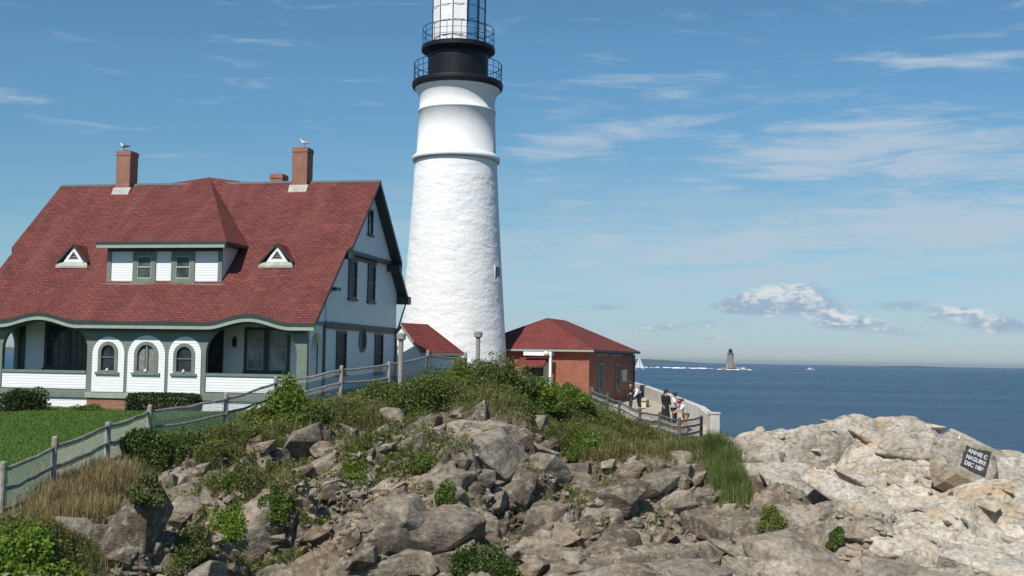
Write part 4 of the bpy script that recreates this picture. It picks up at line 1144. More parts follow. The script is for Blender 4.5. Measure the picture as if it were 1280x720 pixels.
def scatter(polys, n, jit=.25, clear=False):
    """points on the bank inside survey ellipses (px, py, rx, ry, weight), spread a little past what is visible"""
    w = np.array([p[4] for p in polys], float); w /= w.sum(); k = rng.choice(len(polys), n, p=w); Q = np.array(polys)[k]
    r_ = np.sqrt(rng.random(n)); a = rng.uniform(0, 2*PI, n)
    h = hits(Q[:, 0]+Q[:, 2]*r_*np.cos(a), Q[:, 1]+Q[:, 3]*r_*np.sin(a)); h = h[~np.isnan(h[:, 0])]
    h[:, :2] += rng.normal(0, jit, (len(h), 2)); h = h[(h[:, 0] > -16.8) & (h[:, 0] < 26.8) & (h[:, 1] > 24.7) & (h[:, 1] < 59.8)]
    h[:, 2] = Hgrid(h[:, 0], h[:, 1], GZ0)-.02
    if clear: h = h[Hgrid(h[:, 0], h[:, 1]) < h[:, 2]+.14]
    return h
# ------------------------------------------------------------------ boulders and rubble
def hull_rock(rx, ry, rz_, seed, sub=3, npts=17, rough_=.028, bev=.05, box=.75):
    r2 = random.Random(seed); bm = bmesh.new()
    for i in range(npts):
        v = Vector((r2.gauss(0, 1), r2.gauss(0, 1), r2.gauss(0, 1))).normalized()
        m = max(abs(v.x), abs(v.y), abs(v.z)); v = v.lerp(v/m, box)
        bm.verts.new((v.x*rx, v.y*ry, v.z*rz_))
    res = bmesh.ops.convex_hull(bm, input=bm.verts)
    bmesh.ops.delete(bm, geom=[g for g in res['geom_interior'] if isinstance(g, bmesh.types.BMVert)], context='VERTS')
    bmesh.ops.bevel(bm, geom=bm.edges[:], offset=min(rx, ry, rz_)*bev, segments=1, affect='EDGES')
    bmesh.ops.triangulate(bm, faces=bm.faces[:])
    for _ in range(sub):
        bmesh.ops.subdivide_edges(bm, edges=[e for e in bm.edges if e.calc_length() > min(rx, ry, rz_)*.22], cuts=1, use_grid_fill=False)
        bmesh.ops.triangulate(bm, faces=bm.faces[:])
    co = np.array([v.co[:] for v in bm.verts]); sc = 1.6/max(rx, .3)
    d = fbm(co[:, 0]*sc+seed, co[:, 2]*sc*1.7+co[:, 1], seed, 5)*rough_*2*max(rx, ry) 
    ln = np.linalg.norm(co, axis=1)[:, None]+1e-6
    co = co + co/ln*d[:, None]
    for v, c in zip(bm.verts, co): v.co = c
    me = bpy.data.meshes.new('boulder'); bm.to_mesh(me); bm.free()
    return me
BV = []
def boulder(px, py, d, rx, ry, rz_, rot, tilt, lightness, label, seed, sink=.25):
    h = hit(px, py) if d is None else P(px, py, d)
    me = hull_rock(rx, ry, rz_, seed); n = len(me.vertices)
    a = me.color_attributes.new('Col', 'FLOAT_COLOR', 'POINT'); r2 = random.Random(seed)
    a.data.foreach_set('color', np.tile(np.array([lightness, 0, r2.uniform(.4, .8), 1], np.float32), n))
    o = link_mesh('boulder', me, M['rock']); o.location = (h[0], h[1]+ry*.55, h[2]-rz_*.05); o.rotation_euler = (tilt[0]*.6, tilt[1], rot+.45)
    BV.append(np.array([(Matrix.Translation(o.location) @ o.rotation_euler.to_matrix().to_4x4() @ v.co)[:] for v in me.vertices]))
    return tag(o, label, 'boulder', 'boulders on the bank')
BL = [(610, 585, None, 1.75, 1.3, 1.15, .2, (.25, -.1), .3, 'largest dark faced boulder below the green bushes'),
      (685, 590, None, .75, .7, .65, .5, (.1, .2), .25, 'dark boulder at right shoulder of the largest boulder'),
      (600, 535, None, 1.35, .9, .4, -.2, (.2, .05), .45, 'broad pale slab lying on top of the largest boulder'),
      (670, 530, None, .6, .5, .4, .3, (.1, 0), .4, 'squared pale rock at the edge of the green slope'),
      (510, 660, None, 1.35, 1.1, 1.0, .4, (.3, .1), .22, 'big grey boulder below the brown scree'),
      (465, 680, None, .7, .6, .5, .9, (.2, .3), .3, 'grey boulder at left foot of the big grey boulder'),
      (405, 570, None, .65, .6, .5, .1, (.1, .2), .12, 'dark brown boulder above the brown scree'),
      (345, 575, None, .55, .45, .4, .6, (0, .2), .15, 'dark boulder left of the brown boulder'),
      (488, 525, None, .55, .45, .5, .2, (0, .1), .5, 'pale upright rock below the olive bush'),
      (225, 600, None, .75, .6, .45, .4, (.2, -.2), .5, 'pale rounded rock right of the dry grass'),
      (230, 640, None, .7, .55, .45, -.2, (.1, .2), .3, 'flat grey rock below the pale rounded rock'),
      (85, 670, None, .6, .5, .45, .2, (.1, .1), .4, 'grey rock under the dry grass near the corner bushes'),
      (150, 665, None, .45, .5, .55, .5, (.2, .1), .3, 'steep grey rock left of the lower cleft'),
      (310, 690, None, .65, .6, .7, .3, (.2, .3), .2, 'dark steep rock at the lower left beside the cleft'),
      (425, 540, None, .55, .35, .3, 0, (0, .3), .2, 'low dark rock under the fence shrubs'),
      (680, 685, None, .5, .4, .6, .6, (.2, .3), .55, 'pale pointed rock right of the hollow shrub'),
      (800, 690, None, .9, .8, .7, .3, (.2, .2), .15, 'dark faced boulder at the bottom beside the pale rocks'),
      (745, 650, None, .8, .6, .4, -.4, (.2, .1), .5, 'pale rock slab above the bottom dark boulder'),
      (780, 580, None, .5, .5, .55, .2, (.1, .3), .1, 'dark rock in the cleft below the fence'),
      (840, 605, None, .85, .7, .6, .4, (.2, .1), .2, 'dark faced rock left of the tall grass'),
      (855, 575, None, .6, .5, .4, .1, (.1, .1), .4, 'pale rock under the end of the fence'),
      (705, 650, None, .4, .35, .3, .7, (.1, .1), .55, 'small pale rock in the middle of the lower slope'),
      (715, 705, None, .5, .4, .35, .1, (.1, .1), .6, 'small pale rock at the bottom right of the hollow shrub')]
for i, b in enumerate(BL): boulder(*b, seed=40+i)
def outcrop():
    """the fractured bedrock itself: interlocking angular blocks and slabs bedded in the bank"""
    def pool(n, dims, seed, **kw):
        out = []
        for q in range(n):
            me = hull_rock(*dims, seed+q, **kw); me.calc_loop_triangles()
            out.append((np.array([v.co[:] for v in me.vertices]), np.array([t.vertices[:] for t in me.loop_triangles]))); bpy.data.meshes.remove(me)
        return out
    big = pool(16, (1, .8, .72), 500, sub=4, npts=11, rough_=.034, bev=.018, box=.92)
    slab = pool(12, (1, .52, .30), 600, sub=4, npts=15, rough_=.020, bev=.05, box=.88)
    V, F, Cc, k = [], [], [], 0
    def add(tp, q, M3, light_, tone_):
        nonlocal k
        co, tr = tp[rng.integers(0, len(tp))]; V.append(co @ np.array(M3).T + q); F.append(tr+k); k += len(co)
        Cc.append(np.tile([light_, 0, tone_], (len(co), 1)))
    taken = []; PRK = P(1220, 578, 42.6)
    def place(polys, n, lo, hi, pw, tp, gap, ledge):
        pts = scatter(polys, n, .05)
        for q in pts:
            r_ = lo+(hi-lo)*rng.random()**pw
            if gap and any((q[0]-a)**2+(q[1]-b)**2 < (gap*(r_+c))**2 for a, b, c in taken): continue
            sdq = float(sdist(q[0], q[1]))
            if sdq > -.7-r_*.7 or (r_ > .22 and float(soft(q[0], q[1])) > .5+.35*rng.random()): continue
            if r_ > .3 and (abs(q[0]-PRK[0]) < r_*.8+.45 and -(r_+.9) < q[1]-PRK[1] < .3): continue
            if ledge and r_ > .9 and float(z0(q[0], q[1]+.8))-float(z0(q[0], q[1]-.8)) < .2: continue
            if gap: taken.append((q[0], q[1], r_))
            e = .4; n_ = Vector((-(float(z0(q[0]+e, q[1]))-float(z0(q[0]-e, q[1])))/(2*e), -(float(z0(q[0], q[1]+e))-float(z0(q[0], q[1]-e)))/(2*e), 1)).normalized()
            if ledge:
                up = (n_*.8+Vector((.10, -.12, .25))).normalized(); spin = -.66+rng.normal(0, .16)
            else:
                up = (n_*.45+Vector((-.34, .05, .62))).normalized(); spin = .30+rng.normal(0, .16)
            A = up.to_track_quat('Z', 'Y').to_matrix()
            J = Matrix.Rotation(rng.normal(0, .075 if ledge else .11), 3, 'X') @ Matrix.Rotation(rng.normal(0, .10 if ledge else .13), 3, 'Y')
            Q_ = A.to_quaternion(); 
            xa = Vector((math.cos(spin), math.sin(spin), 0)); xa = (xa-up*xa.dot(up)).normalized(); ya = up.cross(xa)
            B = Matrix((xa, ya, up)).transposed()
            S = Matrix.Diagonal((r_*rng.uniform(.9, 1.35), r_*rng.uniform(.75, 1.1), r_*rng.uniform(.7, 1.1)))
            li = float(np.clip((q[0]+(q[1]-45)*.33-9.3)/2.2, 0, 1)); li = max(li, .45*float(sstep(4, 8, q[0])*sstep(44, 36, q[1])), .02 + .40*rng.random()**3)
            c = np.array(q) - np.array(up)*r_*(.20 if ledge else .40)
            add(tp, c, B @ J @ S, li, rng.uniform(.25, .85) if ledge else rng.uniform(.0, .75))
    MOUND = [(620, 575, 70, 50, 2.2), (510, 660, 80, 60, 2.4), (240, 625, 55, 50, 1.6), (400, 565, 40, 30, 1.0), (290, 690, 60, 40, 1.0), (700, 690, 110, 45, 2.2), (840, 600, 45, 45, 1.5),
             (800, 690, 90, 40, 1.6), (690, 610, 40, 40, .8), (150, 670, 40, 30, .4), (780, 585, 25, 40, .5), (560, 530, 60, 20, .8)]
    ALL = [(480, 610, 280, 90, 3), (800, 640, 110, 80, 2), (240, 630, 110, 70, 1)]
    place(MOUND, 340, .60, 1.5, 1.3, big, .46, False)
    place(MOUND, 900, .28, .62, 1.2, big, .33, False)
    place(ALL, 190, .25, .55, 1.3, big, .6, False)
    place(MOUND+ALL, 500, .10, .25, 1.2, big, 0, False)
    LEDGE = [(1060, 560, 150, 55, 3), (1180, 620, 110, 80, 3), (1020, 640, 130, 70, 2.4), (960, 560, 60, 45, 1.2), (920, 690, 120, 40, 1.4), (1150, 690, 140, 40, 1.4)]
    taken.clear()
    place(LEDGE, 260, 1.5, 3.0, 1.2, slab, .46, True)
    place(LEDGE, 210, .55, 1.1, 1.2, slab, .55, True)
    place(LEDGE, 70, .16, .36, 1.4, slab, 0, True)
    place([(962, 528, 50, 16, 1), (1060, 528, 60, 18, 1)], 16, 1.2, 1.9, 1.0, big, .5, True)
    allv = np.concatenate(V)
    tag(np_mesh('bedrock_outcrop', allv, np.concatenate(F), M['rock'], None, np.concatenate(Cc)), kind='structure')
    return allv
OUT = outcrop()
def add_to_raster(v):
    global GZ
    B = np.full(GZ.shape, -99.); a = np.rint((v[:, 0]-rx_[0])/RS).astype(int); b = np.rint((v[:, 1]-ry_[0])/RS).astype(int)
    k = (a >= 0) & (b >= 0) & (a < len(rx_)) & (b < len(ry_)); np.maximum.at(B, (b[k], a[k]), v[k, 2])
    for f, pad in ((np.maximum, -99.), (np.minimum, 99.)):   # close the gaps between sample points
        for ax in (0, 1):
            p = np.pad(B, 1, constant_values=pad)[tuple(slice(None) if q == ax else slice(1, -1) for q in (0, 1))]
            B = f.reduce([p[:-2], p[1:-1], p[2:]]) if ax == 0 else f.reduce([p[:, :-2], p[:, 1:-1], p[:, 2:]])
    GZ = np.maximum(GZ, B)
add_to_raster(OUT)
def top_at(x, y, r_=.15):
    m = (np.abs(OUT[:, 0]-x) < r_) & (np.abs(OUT[:, 1]-y) < r_); return max(float(Hgrid(x, y)), OUT[m, 2].max() if m.any() else -9)
add_to_raster(np.concatenate(BV))
def rubble():
    p = scatter([(420, 630, 90, 45, 3), (470, 600, 60, 25, 1.2), (380, 560, 60, 25, 1), (560, 610, 150, 90, 1.5), (720, 640, 100, 70, 1.5), (230, 650, 100, 60, 1.5), (820, 620, 60, 50, 1), (1100, 640, 150, 70, .5)], 1500, .15)
    tpl = []
    for s in range(6):
        me = hull_rock(1, .8, .6, 300+s, sub=1, npts=10, rough_=.03); me.calc_loop_triangles()
        co = np.array([v.co[:] for v in me.vertices]); tr = np.array([t.vertices[:] for t in me.loop_triangles]); tpl.append((co, tr)); bpy.data.meshes.remove(me)
    V, F, Cc, k = [], [], [], 0
    for q in p:
        co, tr = tpl[rng.integers(0, 6)]; s = .05+.16*rng.random()**2.5; a = Matrix.Rotation(rng.uniform(0, 6.3), 3, 'Z') @ Matrix.Rotation(rng.uniform(-.6, .6), 3, 'X')
        V.append(co @ np.array(a).T*s + q + np.array([0, 0, s*.2])); F.append(tr+k); k += len(co)
        Cc.append(np.tile([.15+.45*rng.random(), .25*rng.random(), rng.uniform(.2, .9)], (len(co), 1)))
    tag(np_mesh('loose_stones', np.concatenate(V), np.concatenate(F), M['rock'], None, np.concatenate(Cc)), kind='stuff')
rubble()

# ------------------------------------------------------------------ foliage
def leaves_mesh(name, pos, nrm_up, size, pal, parent=None, mat='leaf', jitter=.25, aspect=.8):
    n = len(pos); size = size*1.55; az = rng.uniform(0, 2*PI, n); el = np.arcsin(np.clip(rng.normal(nrm_up, .45, n), -1, 1))
    d = np.stack([np.cos(az)*np.cos(el), np.sin(az)*np.cos(el), np.sin(el)], 1)
    a = rng.normal(size=(n, 3)); s = np.cross(d, a); s /= np.linalg.norm(s, axis=1)[:, None]+1e-9
    u = np.cross(d, s)
    sz = (size*rng.uniform(.6, 1.35, n))[:, None]
    b = pos - u*sz*.5; t = pos+u*sz*.5; l = pos+s*sz*aspect*.5+d*sz*.12; r = pos-s*sz*aspect*.5+d*sz*.12
    V = np.stack([b, l, t, r], 1).reshape(-1, 3); F = np.arange(4*n).reshape(n, 4)
    pal = np.array(pal); k = rng.integers(0, len(pal), n); c = pal[k]*rng.uniform(1-jitter, 1+jitter, (n, 1))
    return np_mesh(name, V, F, M[mat], parent, np.repeat(c, 4, 0))

G_DARK = [(.050, .086, .025), (.072, .115, .031), (.038, .068, .021)]
G_MID = [(.13, .19, .036), (.17, .225, .044), (.095, .15, .030)]
G_BRIGHT = [(.18, .28, .036), (.23, .32, .046), (.14, .23, .032)]
G_OLIVE = [(.145, .175, .052), (.18, .195, .065), (.105, .135, .040)]
G_YEL = [(.22, .24, .045), (.25, .245, .05), (.14, .19, .038)]

def shrub(px, py, d, rx, ry, h, n, size, pal, label, boxy=False, lobes=14, name='shrub', stems=6, base=None, cat='shrub'):
    n = int(n*1.35)
    c = P(px, py, d) if d else hit(px, py)
    g = base if base is not None else (float(Hgrid(c[0], c[1])) if (-16.9 < c[0] < 26.9 and 24.6 < c[1] < 59.9) else float(z0(c[0], c[1])))
    t = empty(name, (c[0], c[1], g), 0, label, cat)
    if boxy:
        q = rng.uniform(-1, 1, (n, 3)); ax = rng.integers(0, 3, n); sg = np.where(rng.random(n) < .5, -1, 1)
        k = rng.random(n) < .8; q[np.arange(n)[k], ax[k]] = sg[k]*rng.uniform(.82, 1.03, k.sum())
        r3 = (np.abs(q)**5).sum(1)**.2; q = q/np.maximum(1, r3)[:, None]*rng.uniform(.93, 1.05, (n, 1))
        pos = np.stack([q[:, 0]*rx, q[:, 1]*ry, h*(.5+.5*q[:, 2])], 1)
    else:
        lc = rng.normal(size=(lobes, 3)); lc /= np.linalg.norm(lc, axis=1)[:, None]; lc[:, 2] = np.abs(lc[:, 2])
        lc *= rng.uniform(.35, .85, (lobes, 1)); lr = rng.uniform(.28, .48, lobes)
        li = rng.integers(0, lobes, n); q = rng.normal(size=(n, 3)); q /= np.linalg.norm(q, axis=1)[:, None]
        q = lc[li] + q*(lr[li]*rng.uniform(.25, 1.08, n)**.6)[:, None]
        pos = np.stack([q[:, 0]*rx, q[:, 1]*ry, np.maximum(.02, q[:, 2]*h*.85+.08*h)], 1)
    if base is None and not boxy:   # drape over the slope
        wx, wy = np.clip(pos[:, 0]+c[0], -16.9, 26.9), np.clip(pos[:, 1]+c[1], 24.6, 59.9)
        if -16 < c[0] < 26 and 25 < c[1] < 59: pos[:, 2] += .8*(np.clip(Hgrid(wx, wy)-g, -.35, .6))
    leaves_mesh('foliage', pos, .45, size, pal, t)
    m = MB()
    for i in range(stems):
        p = pos[rng.integers(0, n)]; m.tube((p[0]*.15, p[1]*.15, -.12), (p[0]*.55, p[1]*.55, p[2]*.55), .022, .014, 5); m.tube((p[0]*.55, p[1]*.55, p[2]*.55), tuple(p), .014, .005, 5)
    m.build('stem', M['stem'], t)
    return t

def HB(px, d):  # planting beds against the house
    c = P(px, 500, d); return 5.48
shrub(33, 500, 46.6, 1.3, .8, 1.15, 7000, .055, G_DARK, 'rounded dark green bush at the left end of the house porch', base=5.5, lobes=22)
shrub(113, 505, 46.8, .75, .5, .42, 2200, .05, G_MID, 'small low bush between the round bush and clipped hedge', base=5.5, lobes=12)
shrub(205, 505, 45.8, 1.42, .55, .92, 9000, .05, G_DARK, 'clipped dark box hedge below the arched windows', boxy=True, base=5.5, name='hedge', cat='hedge')
shrub(364, 512, 41.5, .85, .8, 1.75, 5200, .075, G_MID+G_BRIGHT, 'tall leafy shrub growing on the fence in front of the porch', lobes=18)
shrub(395, 528, 40.5, 1.1, .8, .85, 2600, .06, G_MID+G_OLIVE, 'low spreading shrub right of the tall leafy shrub')
shrub(330, 530, 40.2, .9, .7, .7, 2200, .06, G_MID+G_YEL, 'yellowish low shrub left of the tall leafy shrub')
shrub(530, 505, 43.6, 1.75, 1.2, 1.55, 8500, .055, G_OLIVE+G_MID, 'wide olive green bush on the crest below the red roofed passage', lobes=26)
shrub(480, 500, 44.4, 1.1, .8, .9, 3200, .055, G_MID+G_OLIVE, 'green bush left of the wide olive bush below the fence')
shrub(575, 480, 46.8, .8, .6, 1.15, 2600, .055, G_YEL+G_BRIGHT, 'yellow green weeds behind the wide olive bush')
shrub(625, 492, 46.2, 1.5, 1.0, 1.5, 7000, .06, G_MID+G_OLIVE, 'thick green bush below the lighthouse base', lobes=24)
shrub(668, 497, 46.8, 1.3, 1.0, 1.3, 5200, .06, G_MID+G_BRIGHT, 'bright green bush between lighthouse base and brick building', lobes=22)
shrub(712, 508, 48.5, 1.2, 1.1, .95, 4200, .055, G_MID+G_BRIGHT, 'green bush on the slope below the brick building')
shrub(735, 545, 45.2, 1.0, .9, .6, 2600, .055, G_BRIGHT+G_MID, 'bright low bush on slope above the dark cleft')
shrub(185, 572, 35.2, 1.1, .6, .95, 4600, .055, G_DARK+G_MID, 'dark green bush at the fence above the dry grass', lobes=18)
shrub(235, 558, 36.6, .9, .5, .6, 2600, .055, G_MID+G_DARK, 'green bush at the fence right of the dark green bush')
shrub(612, 690, 32.6, 1.1, .75, .75, 6500, .05, G_DARK+G_MID, 'dense green shrub in the hollow between the lower rocks', lobes=22)
shrub(25, 700, 26.6, 1.2, .9, 1.35, 6500, .065, G_BRIGHT, 'bright green bush in the lower left corner', lobes=20)
shrub(85, 716, 26.4, .9, .8, .75, 3600, .06, G_BRIGHT+G_YEL, 'yellow green bush at the bottom right of the corner bush')
for px, py, r_, h, pal, lab in ((290, 605, .4, .35, G_MID, 'small green plant among rocks left of the scree'), (285, 668, .55, .6, G_BRIGHT, 'bright green plant in the cleft at lower left'),
                                (345, 645, .4, .4, G_MID, 'small green plant left of the brown scree'), (525, 592, .35, .5, G_MID, 'small green plant between two dark boulders'),
                                (555, 625, .3, .5, G_MID, 'narrow green plant climbing beside the largest boulder'), (440, 590, .4, .2, G_BRIGHT, 'flat bright green plant above the scree'),
                                (245, 700, .6, .45, G_OLIVE, 'olive weed clump at the bottom among rocks'), (965, 655, .45, .6, G_YEL, 'yellow green plant at the foot of tall grass'),
                                (1045, 682, .3, .25, G_MID, 'tiny green tuft in the crack of the pale ledge'), (710, 570, .6, .4, G_MID, 'green plant trailing over rock right of largest boulder'),
                                (180, 690, .5, .5, G_OLIVE, 'olive weed clump right of the corner bushes')):
    shrub(px, py, None, r_*1.15, r_*.95, h*1.1, int(1800*r_/.4), .045, pal, lab, lobes=11, stems=3, name='plant', cat='plant')

def blades(name, base, hgt, wid, lean, pal, jitter=.25):
    n = len(base); az = rng.uniform(0, 2*PI, n); h = hgt*rng.uniform(.5, 1.2, n)
    ln = np.abs(rng.normal(0, lean, n))*h; dx, dy = np.cos(az), np.sin(az)
    s = np.stack([-dy, dx, 0*dx], 1); f = np.stack([dx, dy, 0*dx], 1); up = np.array([0, 0, 1.])
    w = (wid*rng.uniform(.6, 1.3, n))[:, None]
    mid = base + f*(ln*.35)[:, None] + up*(h*.55)[:, None]; tip = base + f*ln[:, None] + up*(h*np.sqrt(np.clip(1-(ln/h)**2*.6, .2, 1)))[:, None]
    V = np.stack([base-s*w, base+s*w, mid+s*w*.7, mid-s*w*.7, tip+s*w*.12, tip-s*w*.12], 1).reshape(-1, 3)
    k = np.arange(n)[:, None]*6; F = np.concatenate([k+np.array([[0, 1, 2, 3]]), k+np.array([[3, 2, 4, 5]])])
    pal = np.array(pal); c = pal[rng.integers(0, len(pal), n)]*rng.uniform(1-jitter, 1+jitter, (n, 1))
    return tag(np_mesh(name, V, F, M['grass'], None, np.repeat(c, 6, 0)), kind='stuff')

STRAW = [(.34, .26, .12), (.28, .21, .10), (.40, .32, .16), (.22, .19, .08)]
MIXG = [(.14, .17, .048), (.21, .19, .075), (.10, .15, .035), (.25, .20, .095), (.12, .18, .038)]
TALLG = [(.12, .18, .04), (.15, .20, .05), (.09, .14, .035), (.20, .21, .075)]
blades('dry_grass', scatter([(115, 615, 65, 35, 3), (70, 650, 45, 25, 1.4), (160, 640, 45, 35, 1.2), (790, 552, 55, 22, 1.5), (740, 575, 60, 30, 1.2), (600, 500, 60, 12, .8), (440, 530, 60, 16, 1), (330, 590, 60, 40, .8), (800, 590, 60, 40, .7)], 22000, clear=True), .42, .008, .45, STRAW)
blades('bank_grass', scatter([(400, 530, 80, 18, 1.2), (480, 515, 60, 14, 1.2), (620, 500, 110, 14, 2), (730, 535, 60, 28, 2.2), (800, 548, 60, 20, 1.6), (850, 560, 30, 14, .8), (260, 575, 80, 20, 1.6), (320, 550, 60, 20, 1.2), (60, 690, 80, 30, 1.2), (310, 640, 80, 60, .8), (520, 560, 90, 50, .6), (250, 620, 110, 60, 1), (450, 560, 90, 30, 1.2), (730, 590, 90, 50, 1.0)], 90000, clear=True), .30, .009, .5, MIXG)
blades('tall_grass', scatter([(905, 588, 22, 28, 3), (918, 620, 18, 20, 1.6), (893, 566, 14, 14, 1), (962, 658, 10, 8, .22)], 9000, .1, True), .66, .012, .3, TALLG)
def weeds():
    p = scatter([(720, 520, 60, 25, 2), (630, 492, 90, 14, 2), (500, 505, 80, 14, 1.4), (390, 520, 70, 18, 1.4), (780, 545, 55, 20, 1), (250, 565, 70, 20, 1.2), (40, 690, 60, 30, 1.5), (320, 560, 60, 22, .8), (300, 610, 90, 60, 2.2), (400, 600, 100, 40, 1.2), (560, 600, 120, 60, 1.2), (760, 600, 60, 50, 1.2), (540, 590, 40, 60, .8), (250, 680, 90, 40, 1.0), (450, 545, 80, 20, 1), (730, 560, 60, 40, .8), (690, 500, 60, 22, 1.4), (790, 545, 50, 20, .8)], 60000, .3, True)
    p[:, 2] += rng.uniform(.02, .35, len(p)); return tag(leaves_mesh('weeds', p, .5, .055, G_MID+G_OLIVE+G_YEL, None), kind='stuff')
weeds()
def lawn_blades():
    x = rng.uniform(-23.5, -7.5, 150000); y = rng.uniform(29, 49.3, 150000); k = (sdist(x, y) > .1) & (np.abs(x)/y < .5); x, y = x[k], y[k]
    ll = (x-HC[0])*math.sin(HA)+(y-HC[1])*math.cos(HA); k = ll < -.1; x, y = x[k], y[k]
    blades('lawn_grass', np.stack([x, y, z0(x, y)+.015], 1), .075, .011, .5, [(.09, .165, .027), (.118, .20, .033), (.145, .22, .043)])
lawn_blades()

# painted rock on the ledge
def painted_rock():
    D0 = 42.6
    tl, tr, br, bl = (Vector(P(1208, 557, D0+.25)), Vector(P(1239, 566, D0+.3)), Vector(P(1231, 598, D0-.15)), Vector(P(1200, 581, D0-.15)))
    c = (tl+tr+br+bl)/4; ex = ((tr-tl)+(br-bl)).normalized(); ey = ((tl-bl)+(tr-br)); nrm = ex.cross(ey).normalized(); ey = nrm.cross(ex).normalized()
    if nrm.y > 0: nrm = -nrm
    root = empty('painted_rock', c, 0, 'rock face on the pale ledge with a black patch of white painted lettering', 'rock')
    bm = bmesh.new(); r2 = random.Random(3)
    w = (tr-tl).length*.62; h = (tl-bl).length*.62
    for k, (dep, s) in enumerate(((0, 1.12), (.06, 1.45), (.5, 1.9), (1.0, 2.1))):
        for a in range(9):
            t = 2*PI*a/9; x = math.copysign(abs(math.cos(t))**.6, math.cos(t))*w*s*r2.uniform(.95, 1.1); y = math.copysign(abs(math.sin(t))**.6, math.sin(t))*h*min(s, 1.3 if math.sin(t) > 0 else s)*r2.uniform(.95, 1.1)
            bm.verts.new(ex*x+ey*y-nrm*(dep+.02))
    bmesh.ops.convex_hull(bm, input=bm.verts); me = bpy.data.meshes.new('rock_body'); bm.to_mesh(me); bm.free()
    a = me.color_attributes.new('Col', 'FLOAT_COLOR', 'POINT'); a.data.foreach_set('color', np.tile(np.array([1, .15, .3, 1], np.float32), len(me.vertices)))
    link_mesh('rock_body', me, M['rock'], root)
    q = [tl-c+nrm*.012, tr-c+nrm*.012, br-c+nrm*.012, bl-c+nrm*.012]; q2 = [p-nrm*.02 for p in q]
    q = [a.lerp(b, t)+ex*r2.uniform(-.035, .035)+ey*r2.uniform(-.035, .035) for a, b in zip(q, q[1:]+q[:1]) for t in (0, .2, .4, .6, .8)]; q2 = [p-nrm*.02 for p in q]
    m = MB(); m.face(q); m.face(q2[::-1])
    for i in range(len(q)): m.face([q[i], q2[i], q2[(i+1) % len(q)], q[(i+1) % len(q)]])
    m.build('black_paint', M['blackpaint'], root)
    M3 = Matrix((ex, ((tl-bl)+(tr-br)).normalized(), nrm)).transposed()
    for i, s in enumerate(('ANNIE C', 'MAGUIRE', 'DEC 1886')):
        cu = bpy.data.curves.new('lettering', 'FONT'); cu.body = s; cu.size = .30; cu.align_x = 'CENTER'; cu.align_y = 'CENTER'; cu.extrude = .004; cu.offset = .012
        o = bpy.data.objects.new('lettering', cu); COL.objects.link(o); dg = bpy.context.evaluated_depsgraph_get()
        me = bpy.data.meshes.new_from_object(o.evaluated_get(dg)); bpy.data.objects.remove(o); me.materials.clear()
        wd = max(v.co.x for v in me.vertices)-min(v.co.x for v in me.vertices); f = (tr-tl).length*.80/wd
        vu = ((tl-bl)+(tr-br))*.5
        for v in me.vertices: p = v.co.copy(); v.co = M3 @ Vector((p.x*f, p.y*.80, p.z)) + vu*(.27-.27*i) + nrm*.02
        link_mesh('lettering', me, M['wornwhite'], root)
painted_rock()
gp = hit(1199, 531)
gull((gp[0], gp[1]+.2, top_at(gp[0], gp[1]+.2)-.01), .4, M['feather_g'], 'tiny white seagull resting on top of the pale ledge', .6)

